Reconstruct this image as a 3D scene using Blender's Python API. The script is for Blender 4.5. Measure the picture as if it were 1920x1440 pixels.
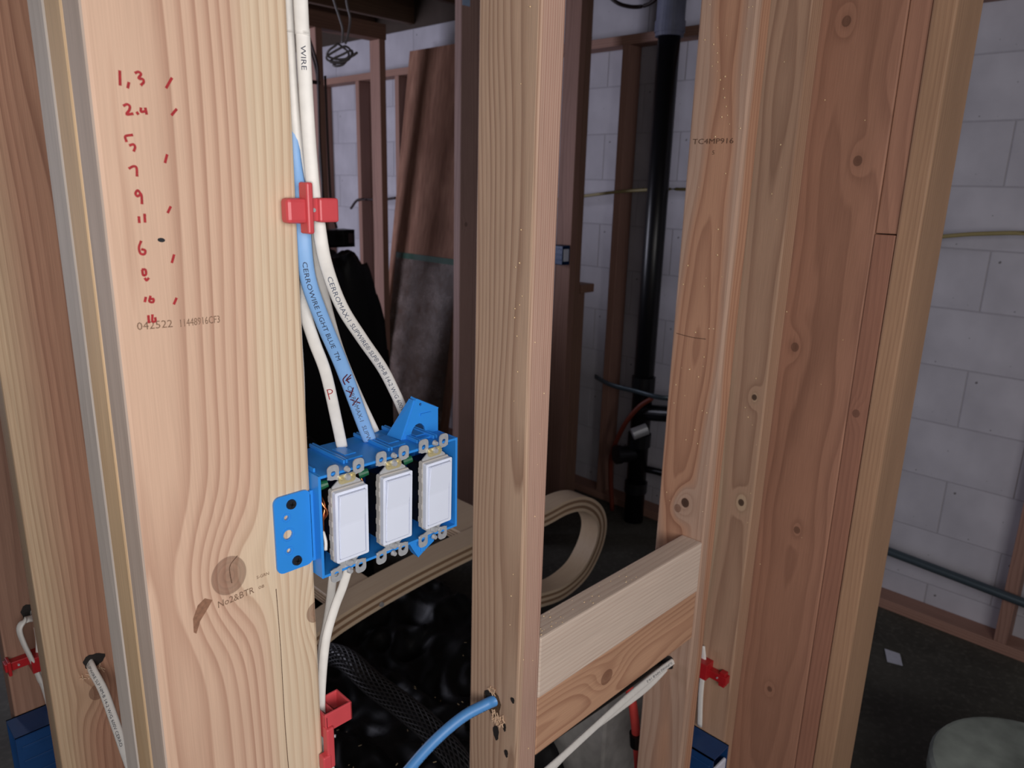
import bpy, bmesh, math, random
from mathutils import Vector, Matrix, noise as mnoise
random.seed(7)
for _o in list(bpy.data.objects): bpy.data.objects.remove(_o)
S = bpy.context.scene
COL = S.collection
I = 0.0254

# ------------------------------------------------------------------ camera
CAM_LOC = Vector((-0.304, -0.538, 1.5))
cam = bpy.data.cameras.new('camera'); camo = bpy.data.objects.new('camera', cam); COL.objects.link(camo)
yaw, pitch, roll = 0.796, 0.262, 0.027
cy, sy, cp, sp = math.cos(yaw), math.sin(yaw), math.cos(pitch), math.sin(pitch)
fwd = Vector((sy*cp, cy*cp, -sp)); rt0 = Vector((cy, -sy, 0)); up0 = rt0.cross(fwd)
rt = math.cos(roll)*rt0 + math.sin(roll)*up0; up = -math.sin(roll)*rt0 + math.cos(roll)*up0
camo.matrix_world = Matrix(((rt.x, up.x, -fwd.x, CAM_LOC.x), (rt.y, up.y, -fwd.y, CAM_LOC.y), (rt.z, up.z, -fwd.z, CAM_LOC.z), (0, 0, 0, 1)))
cam.sensor_width = 36.0; cam.lens = 1386.8/1920*36.0; cam.clip_start = 0.02
cam.dof.use_dof = True; cam.dof.focus_distance = 0.74; cam.dof.aperture_fstop = 11.0
S.camera = camo

# ------------------------------------------------------------------ world and lights
w = bpy.data.worlds.new('world'); S.world = w; w.use_nodes = True
bg = w.node_tree.nodes['Background']; bg.inputs[0].default_value = (0.62, 0.64, 0.78, 1); bg.inputs[1].default_value = 0.09

def area(name, loc, target, sx, sz, power, col):
    l = bpy.data.lights.new(name, 'AREA'); l.shape = 'RECTANGLE'; l.size = sx; l.size_y = sz; l.energy = power; l.color = col
    o = bpy.data.objects.new(name, l); COL.objects.link(o); o.location = loc
    o.rotation_euler = (Vector(target)-Vector(loc)).to_track_quat('-Z', 'Y').to_euler(); return o
# added soft fill light, unseen behind the camera, the torch beside the lens, and daylight from the doorway at the back left
area('added_soft_fill', (-0.72, -1.66, 1.62), (0.15, 0.15, 1.1), 1.5, 0.9, 31.0, (1.0, 0.965, 0.95))
TL = CAM_LOC-rt*.02-up*.03-fwd*.01
area('torch', TL, TL+fwd, 0.02, 0.02, 1.0, (1.0, 0.97, 0.95))
area('doorway_daylight', (-0.55, 4.2, 1.45), (2.5, 3.4, 1.3), 1.0, 1.9, 54.0, (0.82, 0.82, 1.0))

vs = S.view_settings; vs.view_transform = 'Standard'; vs.look = 'None'; vs.gamma = 1.0; vs.use_curve_mapping = False; vs.exposure = 0.0

# ------------------------------------------------------------------ node helpers
class NT:
    def __init__(s, name):
        s.m = bpy.data.materials.new(name); s.m.use_nodes = True; s.t = s.m.node_tree; s.n = s.t.nodes
        s.b = s.n['Principled BSDF']
    def _set(s, sock, v):
        if isinstance(v, bpy.types.NodeSocket): s.t.links.new(v, sock)
        elif isinstance(v, (tuple, list)) and len(v) == 3 and sock.type == 'RGBA': sock.default_value = (*v, 1)
        else: sock.default_value = v
    def math(s, op, a, b=None, c=None, clamp=False):
        n = s.n.new('ShaderNodeMath'); n.operation = op; n.use_clamp = clamp; s._set(n.inputs[0], a)
        if b is not None: s._set(n.inputs[1], b)
        if c is not None: s._set(n.inputs[2], c)
        return n.outputs[0]
    def obj(s): return s.n.new('ShaderNodeTexCoord').outputs['Object']
    def sep(s, v):
        n = s.n.new('ShaderNodeSeparateXYZ'); s._set(n.inputs[0], v); return n.outputs
    def comb(s, x, y, z):
        n = s.n.new('ShaderNodeCombineXYZ'); s._set(n.inputs[0], x); s._set(n.inputs[1], y); s._set(n.inputs[2], z); return n.outputs[0]
    def noise(s, v, scale=1, detail=3, rough=.5):
        n = s.n.new('ShaderNodeTexNoise'); s._set(n.inputs['Vector'], v); n.inputs['Scale'].default_value = scale
        n.inputs['Detail'].default_value = detail; n.inputs['Roughness'].default_value = rough; return n.outputs['Fac'], n.outputs['Color']
    def ramp(s, f, stops, interp='LINEAR'):
        n = s.n.new('ShaderNodeValToRGB'); s._set(n.inputs[0], f); e = n.color_ramp.elements; n.color_ramp.interpolation = interp
        while len(e) < len(stops): e.new(.5)
        for k, (p, c) in enumerate(stops):
            e[k].position = p; e[k].color = (c, c, c, 1) if isinstance(c, (int, float)) else (*c, 1)
        return n.outputs[0]
    def mix(s, f, a, b, mode='MIX'):
        n = s.n.new('ShaderNodeMix'); n.data_type = 'RGBA'; n.blend_type = mode; n.clamp_factor = True
        s._set(n.inputs[0], f); s._set(n.inputs[6], a); s._set(n.inputs[7], b); return n.outputs[2]
    def bump(s, h, strength=.3, dist=.001):
        n = s.n.new('ShaderNodeBump'); n.inputs['Strength'].default_value = strength; n.inputs['Distance'].default_value = dist
        s._set(n.inputs['Height'], h); s.t.links.new(n.outputs[0], s.b.inputs['Normal'])
    def out(s, col=None, rough=.6, metal=0, spec=.4):
        if col is not None: s._set(s.b.inputs['Base Color'], col)
        s._set(s.b.inputs['Roughness'], rough); s._set(s.b.inputs['Metallic'], metal); s.b.inputs['Specular IOR Level'].default_value = spec
        return s.m

def lin(r, g, b):
    f = lambda c: (c/12.92 if c <= .04045 else ((c+.055)/1.055)**2.4)
    return (f(r/255), f(g/255), f(b/255))

def desat(c, k=.80, g=1.04):
    l = .3*c[0]+.55*c[1]+.15*c[2]
    return tuple(min(.95, (l+(x-l)*k)*g) for x in c)

def plain(name, col, rough=.5, metal=0, spec=.5, var=.06, scale=60, bump=0.0):
    t = NT(name); p = t.obj(); f, _ = t.noise(p, scale, 3)
    c = t.mix(1.0, col, t.ramp(f, [(.25, 1-var*2), (.75, 1.0)]), 'MULTIPLY')
    if bump: t.bump(f, bump, .002)
    return t.out(c, rough, metal, spec)

def wood(name, early, late, pith=(.05, .12), freq=230., warp=.006, axis='z', knots=(), sap=None, contrast=.8, tone=.10, seed=0., rough=.62, fib=.16, wz=1.3):
    """3D softwood: growth rings round a pith line, wandering along the grain; knots push the rings aside.
    knots: (plane 'a' or 'b', u, c, radius, push) in local coordinates of the board."""
    early, late = desat(early), desat(late)
    if sap: sap = (sap[0], desat(sap[1]), desat(sap[2]), sap[3])
    t = NT(name); P = t.sep(t.obj())
    idx = {'z': (0, 1, 2), 'x': (1, 2, 0), 'y': (0, 2, 1)}[axis]
    a, b, c = (P[k] for k in idx)
    nv = t.comb(t.math('MULTIPLY_ADD', a, 7, seed), t.math('MULTIPLY_ADD', b, 7, seed*1.7), t.math('MULTIPLY_ADD', c, wz, seed*.6))
    _, nc = t.noise(nv, 1.0, 2, .45); N = t.sep(nc)
    a2 = t.math('ADD', a, t.math('MULTIPLY', t.math('SUBTRACT', N[0], .5), warp*6))
    b2 = t.math('ADD', b, t.math('MULTIPLY', t.math('SUBTRACT', N[1], .5), warp*6))
    da = t.math('SUBTRACT', a2, pith[0]); db = t.math('SUBTRACT', b2, pith[1])
    r = t.math('SQRT', t.math('ADD', t.math('MULTIPLY', da, da), t.math('MULTIPLY', db, db)))
    kms = []
    for (pl, u, kc, kr, push) in [k_[:5] for k_ in knots]:
        du = t.math('SUBTRACT', a if pl == 'a' else b, u); dc = t.math('SUBTRACT', c, kc)
        du2 = t.math('MULTIPLY', du, du); dc2 = t.math('MULTIPLY', dc, dc)
        g = t.math('ADD', t.math('DIVIDE', du2, (kr*2.0)**2), t.math('DIVIDE', dc2, (kr*3.6)**2))
        e = t.math('POWER', 2.718, t.math('MULTIPLY', g, -1.0))
        r = t.math('ADD', r, t.math('MULTIPLY', e, push))
        d = t.math('SQRT', t.math('ADD', t.math('DIVIDE', du2, kr**2), t.math('DIVIDE', dc2, (kr*1.15)**2)))
        kms.append(d)
    fine, _ = t.noise(t.comb(t.math('MULTIPLY', a, 60), t.math('MULTIPLY', b, 60), t.math('MULTIPLY', c, 3)), 1.0, 2)
    ph = t.math('ADD', t.math('MULTIPLY', r, freq), t.math('MULTIPLY', fine, .35))
    fr = t.math('FRACT', ph)
    m = t.ramp(fr, [(0, .0), (.4, .12), (.8, .85), (.9, 1.0), (1.0, .0)])
    # vary ring strength
    rv, _ = t.noise(t.comb(t.math('FLOOR', ph), seed, t.math('MULTIPLY', c, .8)), 1.7, 1)
    m = t.math('MULTIPLY', m, t.math('MULTIPLY', t.ramp(rv, [(.25, .35), (.75, 1.0)]), contrast))
    E, L = early, late
    if sap:
        rs, Es, Ls, wd = sap
        sm = t.math('DIVIDE', t.math('SUBTRACT', r, rs), wd, clamp=True)
        E = t.mix(sm, early, Es); L = t.mix(sm, late, Ls)
    col = t.mix(m, E, L)
    fb, _ = t.noise(t.comb(t.math('MULTIPLY', a, 900), t.math('MULTIPLY', b, 900), t.math('MULTIPLY', c, 14)), 1.0, 3)
    col = t.mix(1.0, col, t.ramp(fb, [(.2, 1-fib*1.6), (.8, 1+fib*.2)]), 'MULTIPLY')
    tn, _ = t.noise(t.comb(t.math('MULTIPLY_ADD', a, 9, seed*3), t.math('MULTIPLY', b, 9), t.math('MULTIPLY', c, 2.2)), 1.0, 3)
    col = t.mix(1.0, col, t.ramp(tn, [(.25, 1-tone*1.7), (.75, 1.0+tone*.3)]), 'MULTIPLY')
    for d, kk in zip(kms, knots):
        if kk[3] <= 0: continue
        ringk = t.ramp(t.math('FRACT', t.math('MULTIPLY', d, 3.0)), [(0, .55), (.7, .8), (1, .45)])
        kd = kk[5] if len(kk) > 5 else .8
        kc = t.mix(1.0, tuple(x*kd for x in late), ringk, 'MULTIPLY')
        col = t.mix(t.ramp(d, [(.0, .7 if kd > .5 else .95), (.85, .6 if kd > .5 else .9), (1.1, 0)]), col, kc)
        col = t.mix(t.ramp(d, [(.80, 0), (.95, .5), (1.15, 0)]), col, tuple(x*.3 for x in late))
    hgt = t.math('ADD', t.math('MULTIPLY', m, .7), t.math('MULTIPLY', fb, .5))
    t.bump(hgt, .25, .0006)
    return t.out(col, rough, 0, .3)

# ------------------------------------------------------------------ mesh helpers
def link(o, parent=None):
    COL.objects.link(o)
    if parent is not None:
        o.parent = parent; o.matrix_parent_inverse = Matrix.Translation(-parent.location)
    return o
def tag(o, label, cat, group=None, kind=None):
    if label: o['label'] = label
    if cat: o['category'] = cat
    if group: o['group'] = group
    if kind: o['kind'] = kind
    return o
def empty(name, loc, label, cat, group=None):
    o = bpy.data.objects.new(name, None); o.empty_display_size = .02; COL.objects.link(o); o.location = loc
    return tag(o, label, cat, group)
def from_bm(name, bm, mat, parent=None, loc=(0, 0, 0), smooth=False):
    me = bpy.data.meshes.new(name); bmesh.ops.recalc_face_normals(bm, faces=bm.faces); bm.to_mesh(me); bm.free()
    if mat: me.materials.append(mat)
    if smooth:
        for p in me.polygons: p.use_smooth = True
    o = bpy.data.objects.new(name, me); o.location = loc
    return link(o, parent)
def bm_box(bm, x0, x1, y0, y1, z0, z1, bev=0.0, seg=1, M=None):
    mm = Matrix.Translation(((x0+x1)/2, (y0+y1)/2, (z0+z1)/2)) @ Matrix.Diagonal((x1-x0, y1-y0, z1-z0, 1))
    if M is not None: mm = M @ mm
    g = bmesh.ops.create_cube(bm, size=1.0, matrix=mm)
    if bev > 0:
        es = list({e for v in g['verts'] for e in v.link_edges})
        bmesh.ops.bevel(bm, geom=es, offset=bev, segments=seg, profile=.5, affect='EDGES')
def bm_cyl(bm, p0, p1, r0, r1=None, n=16, caps=True):
    p0, p1 = Vector(p0), Vector(p1); d = p1-p0; r1 = r0 if r1 is None else r1
    M = Matrix.Translation((p0+p1)/2) @ d.to_track_quat('Z', 'Y').to_matrix().to_4x4()
    bmesh.ops.create_cone(bm, cap_ends=caps, segments=n, radius1=r0, radius2=r1, depth=d.length, matrix=M)
def box(name, x0, x1, y0, y1, z0, z1, mat, parent=None, bev=.0, seg=1):
    """box whose local origin is its low corner (so the grain belongs to the board)"""
    bm = bmesh.new(); bm_box(bm, 0, x1-x0, 0, y1-y0, 0, z1-z0, bev, seg)
    return from_bm(name, bm, mat, parent, (x0, y0, z0))
def board(name, x0, x1, y0, y1, z0, z1, mat, label, cat='stud', group=None, bev=.0025, parent=None, lean=(0, 0)):
    bm = bmesh.new(); w_, d_, h_ = x1-x0, y1-y0, z1-z0
    bm_box(bm, 0, w_, 0, d_, 0, h_, bev, 2)
    o = from_bm(name, bm, mat, parent, (x0, y0, z0), smooth=False)
    if label: tag(o, label, cat, group)
    return o
def catmull(pts, n=8):
    P = [Vector(p) for p in pts]; P = [2*P[0]-P[1]]+P+[2*P[-1]-P[-2]]; out = []
    for k in range(1, len(P)-2):
        for j in range(n):
            t = j/n; a, b, c, d = P[k-1], P[k], P[k+1], P[k+2]
            out.append(.5*((2*b)+(c-a)*t+(2*a-5*b+4*c-d)*t*t+(3*b-a-3*c+d)*t**3))
    out.append(P[-2]); return out
def frames(path, hint):
    fr = []
    for k, p in enumerate(path):
        T = (path[min(k+1, len(path)-1)]-path[max(k-1, 0)]).normalized()
        h = Vector(hint(k/(len(path)-1)) if callable(hint) else hint)
        N = (h-T*h.dot(T)).normalized(); B = T.cross(N)
        fr.append((p, T, N, B))
    return fr
def sweep(bm, fr, a, b, n=14, power=2.6, caps=True):
    rings = []
    for (p, T, N, B) in fr:
        ring = []
        for k in range(n):
            th = 2*math.pi*k/n; c, s = math.cos(th), math.sin(th)
            u = math.copysign(abs(c)**(2/power), c)*a; v = math.copysign(abs(s)**(2/power), s)*b
            ring.append(bm.verts.new(p+B*u+N*v))
        rings.append(ring)
    for r0, r1 in zip(rings, rings[1:]):
        for k in range(n): bm.faces.new((r0[k], r0[(k+1) % n], r1[(k+1) % n], r1[k]))
    if caps: bm.faces.new(rings[0]); bm.faces.new(rings[-1][::-1])
def tube(name, pts, a, b=None, mat=None, hint=(0, -1, 0.01), parent=None, n=14, sub=8, power=2.0):
    b = a if b is None else b; fr = frames(catmull(pts, sub), hint); bm = bmesh.new(); sweep(bm, fr, a, b, n, power)
    return from_bm(name, bm, mat, parent, smooth=True), fr
def plate(bm, outline, holes, thick, M):
    """flat plate with holes; outline/holes in (u,v); M maps (u,v,w) to space, w is the thickness"""
    sub = bmesh.new(); edges = []
    for loop in [outline]+list(holes):
        vs = [sub.verts.new((x, y, 0)) for x, y in loop]
        for k in range(len(vs)): edges.append(sub.edges.new((vs[k], vs[(k+1) % len(vs)])))
    bmesh.ops.triangle_fill(sub, edges=edges, use_beauty=True, use_dissolve=False)
    g = bmesh.ops.extrude_face_region(sub, geom=list(sub.faces))
    bmesh.ops.translate(sub, vec=(0, 0, thick), verts=[v for v in g['geom'] if isinstance(v, bmesh.types.BMVert)])
    bmesh.ops.recalc_face_normals(sub, faces=sub.faces)
    sub.transform(M); me = bpy.data.meshes.new('tmp'); sub.to_mesh(me); sub.free(); bm.from_mesh(me); bpy.data.meshes.remove(me)
def circ(x, y, r, n=16, ry=None): return [(x+r*math.cos(2*math.pi*k/n), y+(ry or r)*math.sin(2*math.pi*k/n)) for k in range(n)]
def rrect(x0, x1, y0, y1, r, n=5):
    out = []
    for cx_, cy_, a0 in ((x1-r, y1-r, 0), (x0+r, y1-r, 90), (x0+r, y0+r, 180), (x1-r, y0+r, 270)):
        for k in range(n): a = math.radians(a0+90*k/(n-1)); out.append((cx_+r*math.cos(a), cy_+r*math.sin(a)))
    return out
XZ = Matrix(((1, 0, 0, 0), (0, 0, 1, 0), (0, 1, 0, 0), (0, 0, 0, 1)))       # (u,v,w)->(x=u,y=w,z=v)
def text_mesh(s, size=1.0):
    cu = bpy.data.curves.new('t', 'FONT'); cu.body = s; cu.size = size; cu.resolution_u = 2
    o = bpy.data.objects.new('t', cu); COL.objects.link(o)
    dg = bpy.context.evaluated_depsgraph_get(); me = bpy.data.meshes.new_from_object(o.evaluated_get(dg))
    V = [v.co.copy() for v in me.vertices]; F = [tuple(p.vertices) for p in me.polygons]
    bpy.data.objects.remove(o); bpy.data.curves.remove(cu); bpy.data.meshes.remove(me)
    x0 = min(v.x for v in V); x1 = max(v.x for v in V)
    return [(v.x-x0, v.y, 0) for v in V], F, x1-x0
def raw(name, V, F, mat, parent=None, smooth=False):
    me = bpy.data.meshes.new(name); me.from_pydata([tuple(v) for v in V], [], F); me.update()
    if mat: me.materials.append(mat)
    if smooth:
        for p in me.polygons: p.use_smooth = True
    return link(bpy.data.objects.new(name, me), parent)
def strip(V, F, pts, wd, place):
    """a pen stroke of width wd along 2D points, put in space by place(u,v)"""
    P = [Vector((x, y)) for x, y in pts]; base = len(V)
    for k, p in enumerate(P):
        T = (P[min(k+1, len(P)-1)]-P[max(k-1, 0)]).normalized(); N = Vector((-T.y, T.x))
        e = wd*(.55 if k in (0, len(P)-1) else .5)
        q = p+(T*wd*.3 if k == len(P)-1 else (-T*wd*.3 if k == 0 else T*0))
        V.append(place(*(q+N*e))); V.append(place(*(q-N*e)))
        if k: F.append((base+2*k-2, base+2*k-1, base+2*k+1, base+2*k))
def smooth2(pts, n=4):
    if len(pts) < 3: return pts
    return [(v.x, v.y) for v in catmull([(x, y, 0) for x, y in pts], n)]
# ------------------------------------------------------------------ materials
M = {}
M['num'] = wood('wood_peach_board', lin(216, 174, 142), lin(164, 108, 80), (.020, .062), 165, .006, knots=[('a', .0627, 1.188, .0150, .020), ('a', .1385, 1.122, .009, .012)],
                sap=(.094, lin(224, 196, 160), lin(192, 150, 112), .012), contrast=.82, tone=.06, seed=1.3, wz=1.0, fib=.10)
M['ply2'] = wood('wood_yellow_board', lin(250, 206, 150), lin(222, 172, 112), (.2, .02), 320, .003, contrast=.5, seed=5.1, tone=.16)
M['ply3'] = wood('wood_grey_board', lin(228, 212, 198), lin(200, 182, 168), (.2, .05), 330, .003, contrast=.35, seed=9.3)
M['edge'] = wood('wood_weathered_edge', lin(226, 200, 180), lin(198, 170, 150), (.2, .05), 330, .003, contrast=.35, seed=3.3)
M['brown'] = wood('wood_brown_stud', lin(194, 138, 104), lin(142, 88, 62), (.10, .09), 260, .005, contrast=.8, seed=2.2, sap=(.105, lin(206, 172, 132), lin(172, 132, 94), .02), knots=[('a', .05, .86, .010, .01)])
M['brown3'] = wood('wood_dark_brown_stud', lin(160, 116, 92), lin(118, 76, 58), (.10, .16), 200, .005, contrast=.6, seed=3.7)
M['cen'] = wood('wood_center_stud', lin(208, 164, 140), lin(176, 118, 98), (.10, .005), 300, .004, contrast=.95, seed=4.4, tone=.08, wz=1.6,
                sap=(.094, lin(212, 172, 138), lin(164, 120, 90), .006))
M['cenf'] = M['cen']
M['blk1'] = wood('wood_pale_block', lin(236, 210, 188), lin(196, 150, 126), (-.05, .16), 170, .008, axis='x', contrast=.42, seed=6.6, tone=.08)
M['blk2'] = wood('wood_amber_block', lin(214, 158, 116), lin(150, 86, 56), (.05, .03), 150, .006, axis='x', contrast=.75, seed=7.9, knots=[('b', .045, .15, .012, .02)], wz=2.5)
M['knotty'] = wood('wood_knotty_stud', lin(208, 148, 108), lin(150, 90, 60), (.06, .045), 190, .007, knots=[('b', .039, .969, .0075, .016, .25), ('b', .052, .955, .0065, .009)], contrast=.7, seed=8.2, wz=2.0,
                   sap=(.062, lin(204, 162, 134), lin(174, 128, 100), .006))
M['studB'] = wood('wood_tan_stud', lin(192, 148, 114), lin(146, 102, 74), (.09, .03), 180, .005, knots=[('b', .020, 1.122, .005, .01, .3), ('b', .022, .926, .006, .012, .3)], contrast=.7, seed=11.,
                  sap=(.095, lin(214, 184, 142), lin(190, 150, 110), .012))
M['postC'] = wood('wood_red_post', lin(178, 122, 92), lin(132, 84, 62), (.13, .06), 130, .007, knots=[('b', .055, .93, .006, .01, .6), ('b', .10, 1.25, .007, .012, .6), ('b', .065, .6, .005, .01, .6), ('b', .04, 1.55, .007, .01, .6), ('b', .085, 1.75, .007, .014, .6)], contrast=.55, seed=12.5, wz=2.0)
M['postD'] = wood('wood_red_strip', lin(170, 112, 84), lin(128, 80, 60), (.1, .1), 200, .005, contrast=.45, seed=13.1, knots=[('b', .018, 1.16, .006, .008)])
M['postE'] = wood('wood_tan_post', lin(186, 140, 100), lin(146, 102, 72), (-.06, .12), 170, .005, contrast=.5, seed=14.9, tone=.12)
M['far'] = wood('wood_far_framing', lin(172, 124, 104), lin(124, 80, 64), (.1, .09), 160, .006, contrast=.6, seed=15.5)
M['farx'] = wood('wood_far_plate', lin(178, 128, 106), lin(130, 86, 68), (.1, .09), 160, .006, axis='y', contrast=.6, seed=16.5)
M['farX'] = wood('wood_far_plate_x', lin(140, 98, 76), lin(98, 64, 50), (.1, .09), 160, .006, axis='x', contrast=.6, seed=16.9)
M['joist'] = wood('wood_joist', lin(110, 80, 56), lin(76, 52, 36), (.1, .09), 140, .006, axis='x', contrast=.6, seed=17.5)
M['redpost'] = wood('wood_purple_post', lin(176, 136, 124), lin(136, 98, 88), (.1, .06), 150, .006, contrast=.6, seed=18.5, knots=[('a', .03, 1.35, .008, .01)])

def ply_mat():
    t = NT('plywood_veneer'); P = t.sep(t.obj())
    v = t.comb(t.math('MULTIPLY', P[0], 9), t.math('MULTIPLY', P[1], 9), t.math('MULTIPLY', P[2], 1.3))
    f, _ = t.noise(v, 1.0, 4); f2, _ = t.noise(t.comb(t.math('MULTIPLY', P[0], 60), t.math('MULTIPLY', P[1], 60), t.math('MULTIPLY', P[2], 5)), 1.0, 3)
    c = t.mix(t.ramp(f, [(.3, 0), (.7, 1)]), lin(134, 94, 76), lin(178, 134, 112))
    c = t.mix(t.ramp(f2, [(.35, .5), (.65, 0)]), c, lin(110, 74, 60))
    return t.out(c, .7, 0, .2)
M['plywood'] = ply_mat()
def lam_mat():
    t = NT('laminated_bentwood'); P = t.sep(t.obj())
    f, _ = t.noise(t.comb(t.math('MULTIPLY', P[0], 6), t.math('MULTIPLY', P[1], 160), t.math('MULTIPLY', P[2], 60)), 1.0, 3)
    c = t.mix(f, lin(230, 200, 166), lin(247, 224, 194)); 
    return t.out(c, .38, 0, .5)
M['lam'] = lam_mat()
M['lamdark'] = plain('laminate_glue_layer', lin(170, 136, 106), .5, var=.12, scale=200)
def cmu_mat():
    t = NT('painted_block'); p = t.obj(); f, _ = t.noise(p, 6, 4); g, _ = t.noise(p, 220, 3); h, _ = t.noise(p, 1.7, 3)
    c = t.mix(t.ramp(f, [(.3, 0), (.7, 1)]), lin(172, 169, 176), lin(190, 187, 194))
    c = t.mix(t.ramp(h, [(.55, 0), (.75, .35)]), c, lin(170, 168, 170))
    sp, _ = t.noise(p, 38, 1); c = t.mix(t.ramp(sp, [(.76, 0), (.79, .8)]), c, lin(90, 86, 86))
    t.bump(g, .35, .001); return t.out(c, .65, 0, .3)
M['cmu'] = cmu_mat()
M['mortar'] = plain('painted_mortar', lin(166, 162, 168), .8, scale=90, bump=.2)
def floor_mat():
    t = NT('dark_concrete'); p = t.obj(); f, _ = t.noise(p, 3, 5, .6); g, _ = t.noise(p, 60, 4)
    c = t.mix(t.ramp(f, [(.3, 0), (.7, 1)]), lin(58, 56, 50), lin(92, 90, 82)); c = t.mix(t.ramp(g, [(.5, 0), (.8, .4)]), c, lin(120, 116, 108))
    t.bump(g, .3, .002); return t.out(c, .75, 0, .3)
M['floor'] = floor_mat()
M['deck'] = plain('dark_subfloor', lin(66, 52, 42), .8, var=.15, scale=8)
M['blue'] = plain('blue_plastic', lin(48, 140, 226), .33, spec=.5, var=.03, scale=40)
M['bluedk'] = plain('navy_plastic', lin(24, 62, 110), .4, spec=.4)
M['bluecab'] = plain('light_blue_sheath', lin(132, 176, 226), .42, var=.04, scale=120)
M['bluecab2'] = plain('blue_sheath', lin(86, 150, 216), .4, var=.05, scale=120)
M['white'] = plain('white_sheath', lin(226, 222, 216), .45, var=.05, scale=120)
M['whitep'] = plain('white_device_plastic', lin(224, 230, 246), .3, var=.01)
M['dirtyw'] = plain('clear_device_body', lin(190, 186, 182), .4)
M['black'] = plain('black_plastic', lin(14, 14, 15), .35, spec=.5, var=.2)
M['abs'] = plain('black_pipe_plastic', lin(18, 18, 22), .32, spec=.5)
M['red'] = plain('red_plastic', lin(205, 76, 82), .38, var=.05)
M['reddk'] = plain('deep_red_plastic', lin(170, 30, 36), .4, var=.05)
M['steel'] = plain('zinc_steel', lin(206, 208, 212), .38, .45, var=.08, scale=300)
M['brass'] = plain('yellow_zinc', lin(222, 208, 160), .34, .5, var=.08, scale=300)
M['screw'] = plain('black_screw', lin(52, 52, 56), .45, .6)
M['copper'] = plain('bare_copper', lin(226, 140, 96), .3, 1.0)
M['green'] = plain('green_wire_nut', lin(26, 92, 62), .4)
M['redink'] = plain('red_marker_ink', lin(176, 30, 38), .6, var=.2, scale=900)
M['dkredink'] = plain('dark_red_marker_ink', lin(84, 14, 34), .6)
M['ink'] = plain('printed_ink', lin(84, 92, 112), .7)
M['inkdk'] = plain('printed_ink_dark', lin(44, 50, 70), .7)
M['stain'] = plain('resin_stain', lin(150, 108, 84), .7, var=.2, scale=300)
M['stamp'] = plain('stamp_ink', lin(156, 122, 98), .8, var=.4, scale=1500)
M['stampdk'] = plain('stamp_ink_dark', lin(112, 78, 58), .8, var=.4, scale=1500)
M['bag'] = plain('black_bag_film', lin(12, 12, 13), .48, spec=.25, var=.1)
M['mesh'] = plain('black_mesh_sleeve', lin(42, 40, 42), .55, var=.1)
M['dust'] = plain('sawdust', lin(214, 190, 150), .8)
M['redpipe'] = plain('red_water_pipe', lin(190, 66, 62), .4)
M['grayblk'] = plain('grey_concrete', lin(182, 178, 174), .85, var=.2, scale=25, bump=.4)
M['tape'] = plain('grey_blue_wrap', lin(120, 124, 146), .5, var=.15, scale=20)
M['yel'] = plain('yellow_sheath', lin(150, 136, 92), .5)
M['wire'] = plain('grey_wire', lin(110, 104, 104), .45)
M['wiredk'] = plain('dark_wire', lin(54, 40, 40), .5)
M['galv'] = plain('galvanised_pipe', lin(80, 92, 100), .4, .5)
M['paper'] = plain('white_paper', lin(214, 216, 230), .8)
M['lid'] = plain('dusty_grey_lid', lin(150, 158, 150), .7, var=.3, scale=14)
M['redhose'] = plain('red_brown_hose', lin(120, 52, 36), .5)
M['sapm'] = plain('sap_bead', lin(236, 206, 160), .12, spec=.9)
M['label'] = plain('pale_tag', lin(150, 170, 200), .6)
M['hole'] = plain('drilled_wood', lin(104, 76, 54), .9, var=.3, scale=400)
M['splint'] = plain('torn_fibre', lin(226, 192, 160), .8)
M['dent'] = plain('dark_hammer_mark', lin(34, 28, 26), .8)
def glass_mat():
    t = NT('dusty_green_glass'); P = t.sep(t.obj()); p = t.obj()
    f, _ = t.noise(p, 9, 5, .65); g, _ = t.noise(p, 70, 4)
    d = t.math('ADD', t.math('MULTIPLY', f, .8), t.math('MULTIPLY', g, .35))
    c = t.mix(t.ramp(d, [(.45, 0), (.75, 1)]), lin(96, 84, 76), lin(158, 138, 130)); t.out(c, .35, 0, .5)
    t._set(t.b.inputs['Alpha'], t.ramp(d, [(.4, .25), (.75, .7)])); return t.m
M['glass'] = glass_mat()
M['glassedge'] = plain('green_glass_edge', lin(70, 100, 88), .2)

# ------------------------------------------------------------------ structure: floor, ceiling, block wall
fl = box('floor', -3.0, 2.75, -2.5, 5.3, -.12, 0, M['floor']); tag(fl, 'dark grey concrete floor', 'floor', kind='structure')
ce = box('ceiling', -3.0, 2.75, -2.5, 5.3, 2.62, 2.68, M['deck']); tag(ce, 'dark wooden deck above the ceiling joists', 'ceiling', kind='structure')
wr = box('wall_right', 2.5525, 2.75, -2.5, 5.3, 0, 2.35, M['mortar']); tag(wr, 'white painted concrete block wall', 'wall', kind='structure')
BW, BH = .4064, .2033
bm = bmesh.new(); bm_box(bm, 0, .03, .0016, BW-.0016, .0016, BH-.0016, .0015, 1)
b0 = from_bm('concrete_block', bm, M['cmu'], wr, (2.5505, 0, 0)); blk_me = b0.data
halfs = []
first = True
rows = 11; zoff = .114
for r in range(-1, rows):
    z = zoff+r*BH
    for k in range(-3, 14):
        y = k*BW+(BW/2 if r % 2 else 0)-.13
        if z < -.10: continue
        if first: o = b0; first = False
        else:
            o = bpy.data.objects.new('concrete_block', blk_me); link(o, wr)
        o.location = (2.5505+random.uniform(-.0006, .0006), y, z)
wb = box('wall_back', -3.0, 2.75, 5.3, 5.45, 0, 2.62, M['mortar']); tag(wb, 'pale far wall closing the room', 'wall', kind='structure')
rim = box('trim_1', 2.56, 2.75, -2.5, 5.3, 2.35, 2.62, M['deck']); tag(rim, 'dark rim above the block wall', 'rim', kind='structure')

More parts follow.
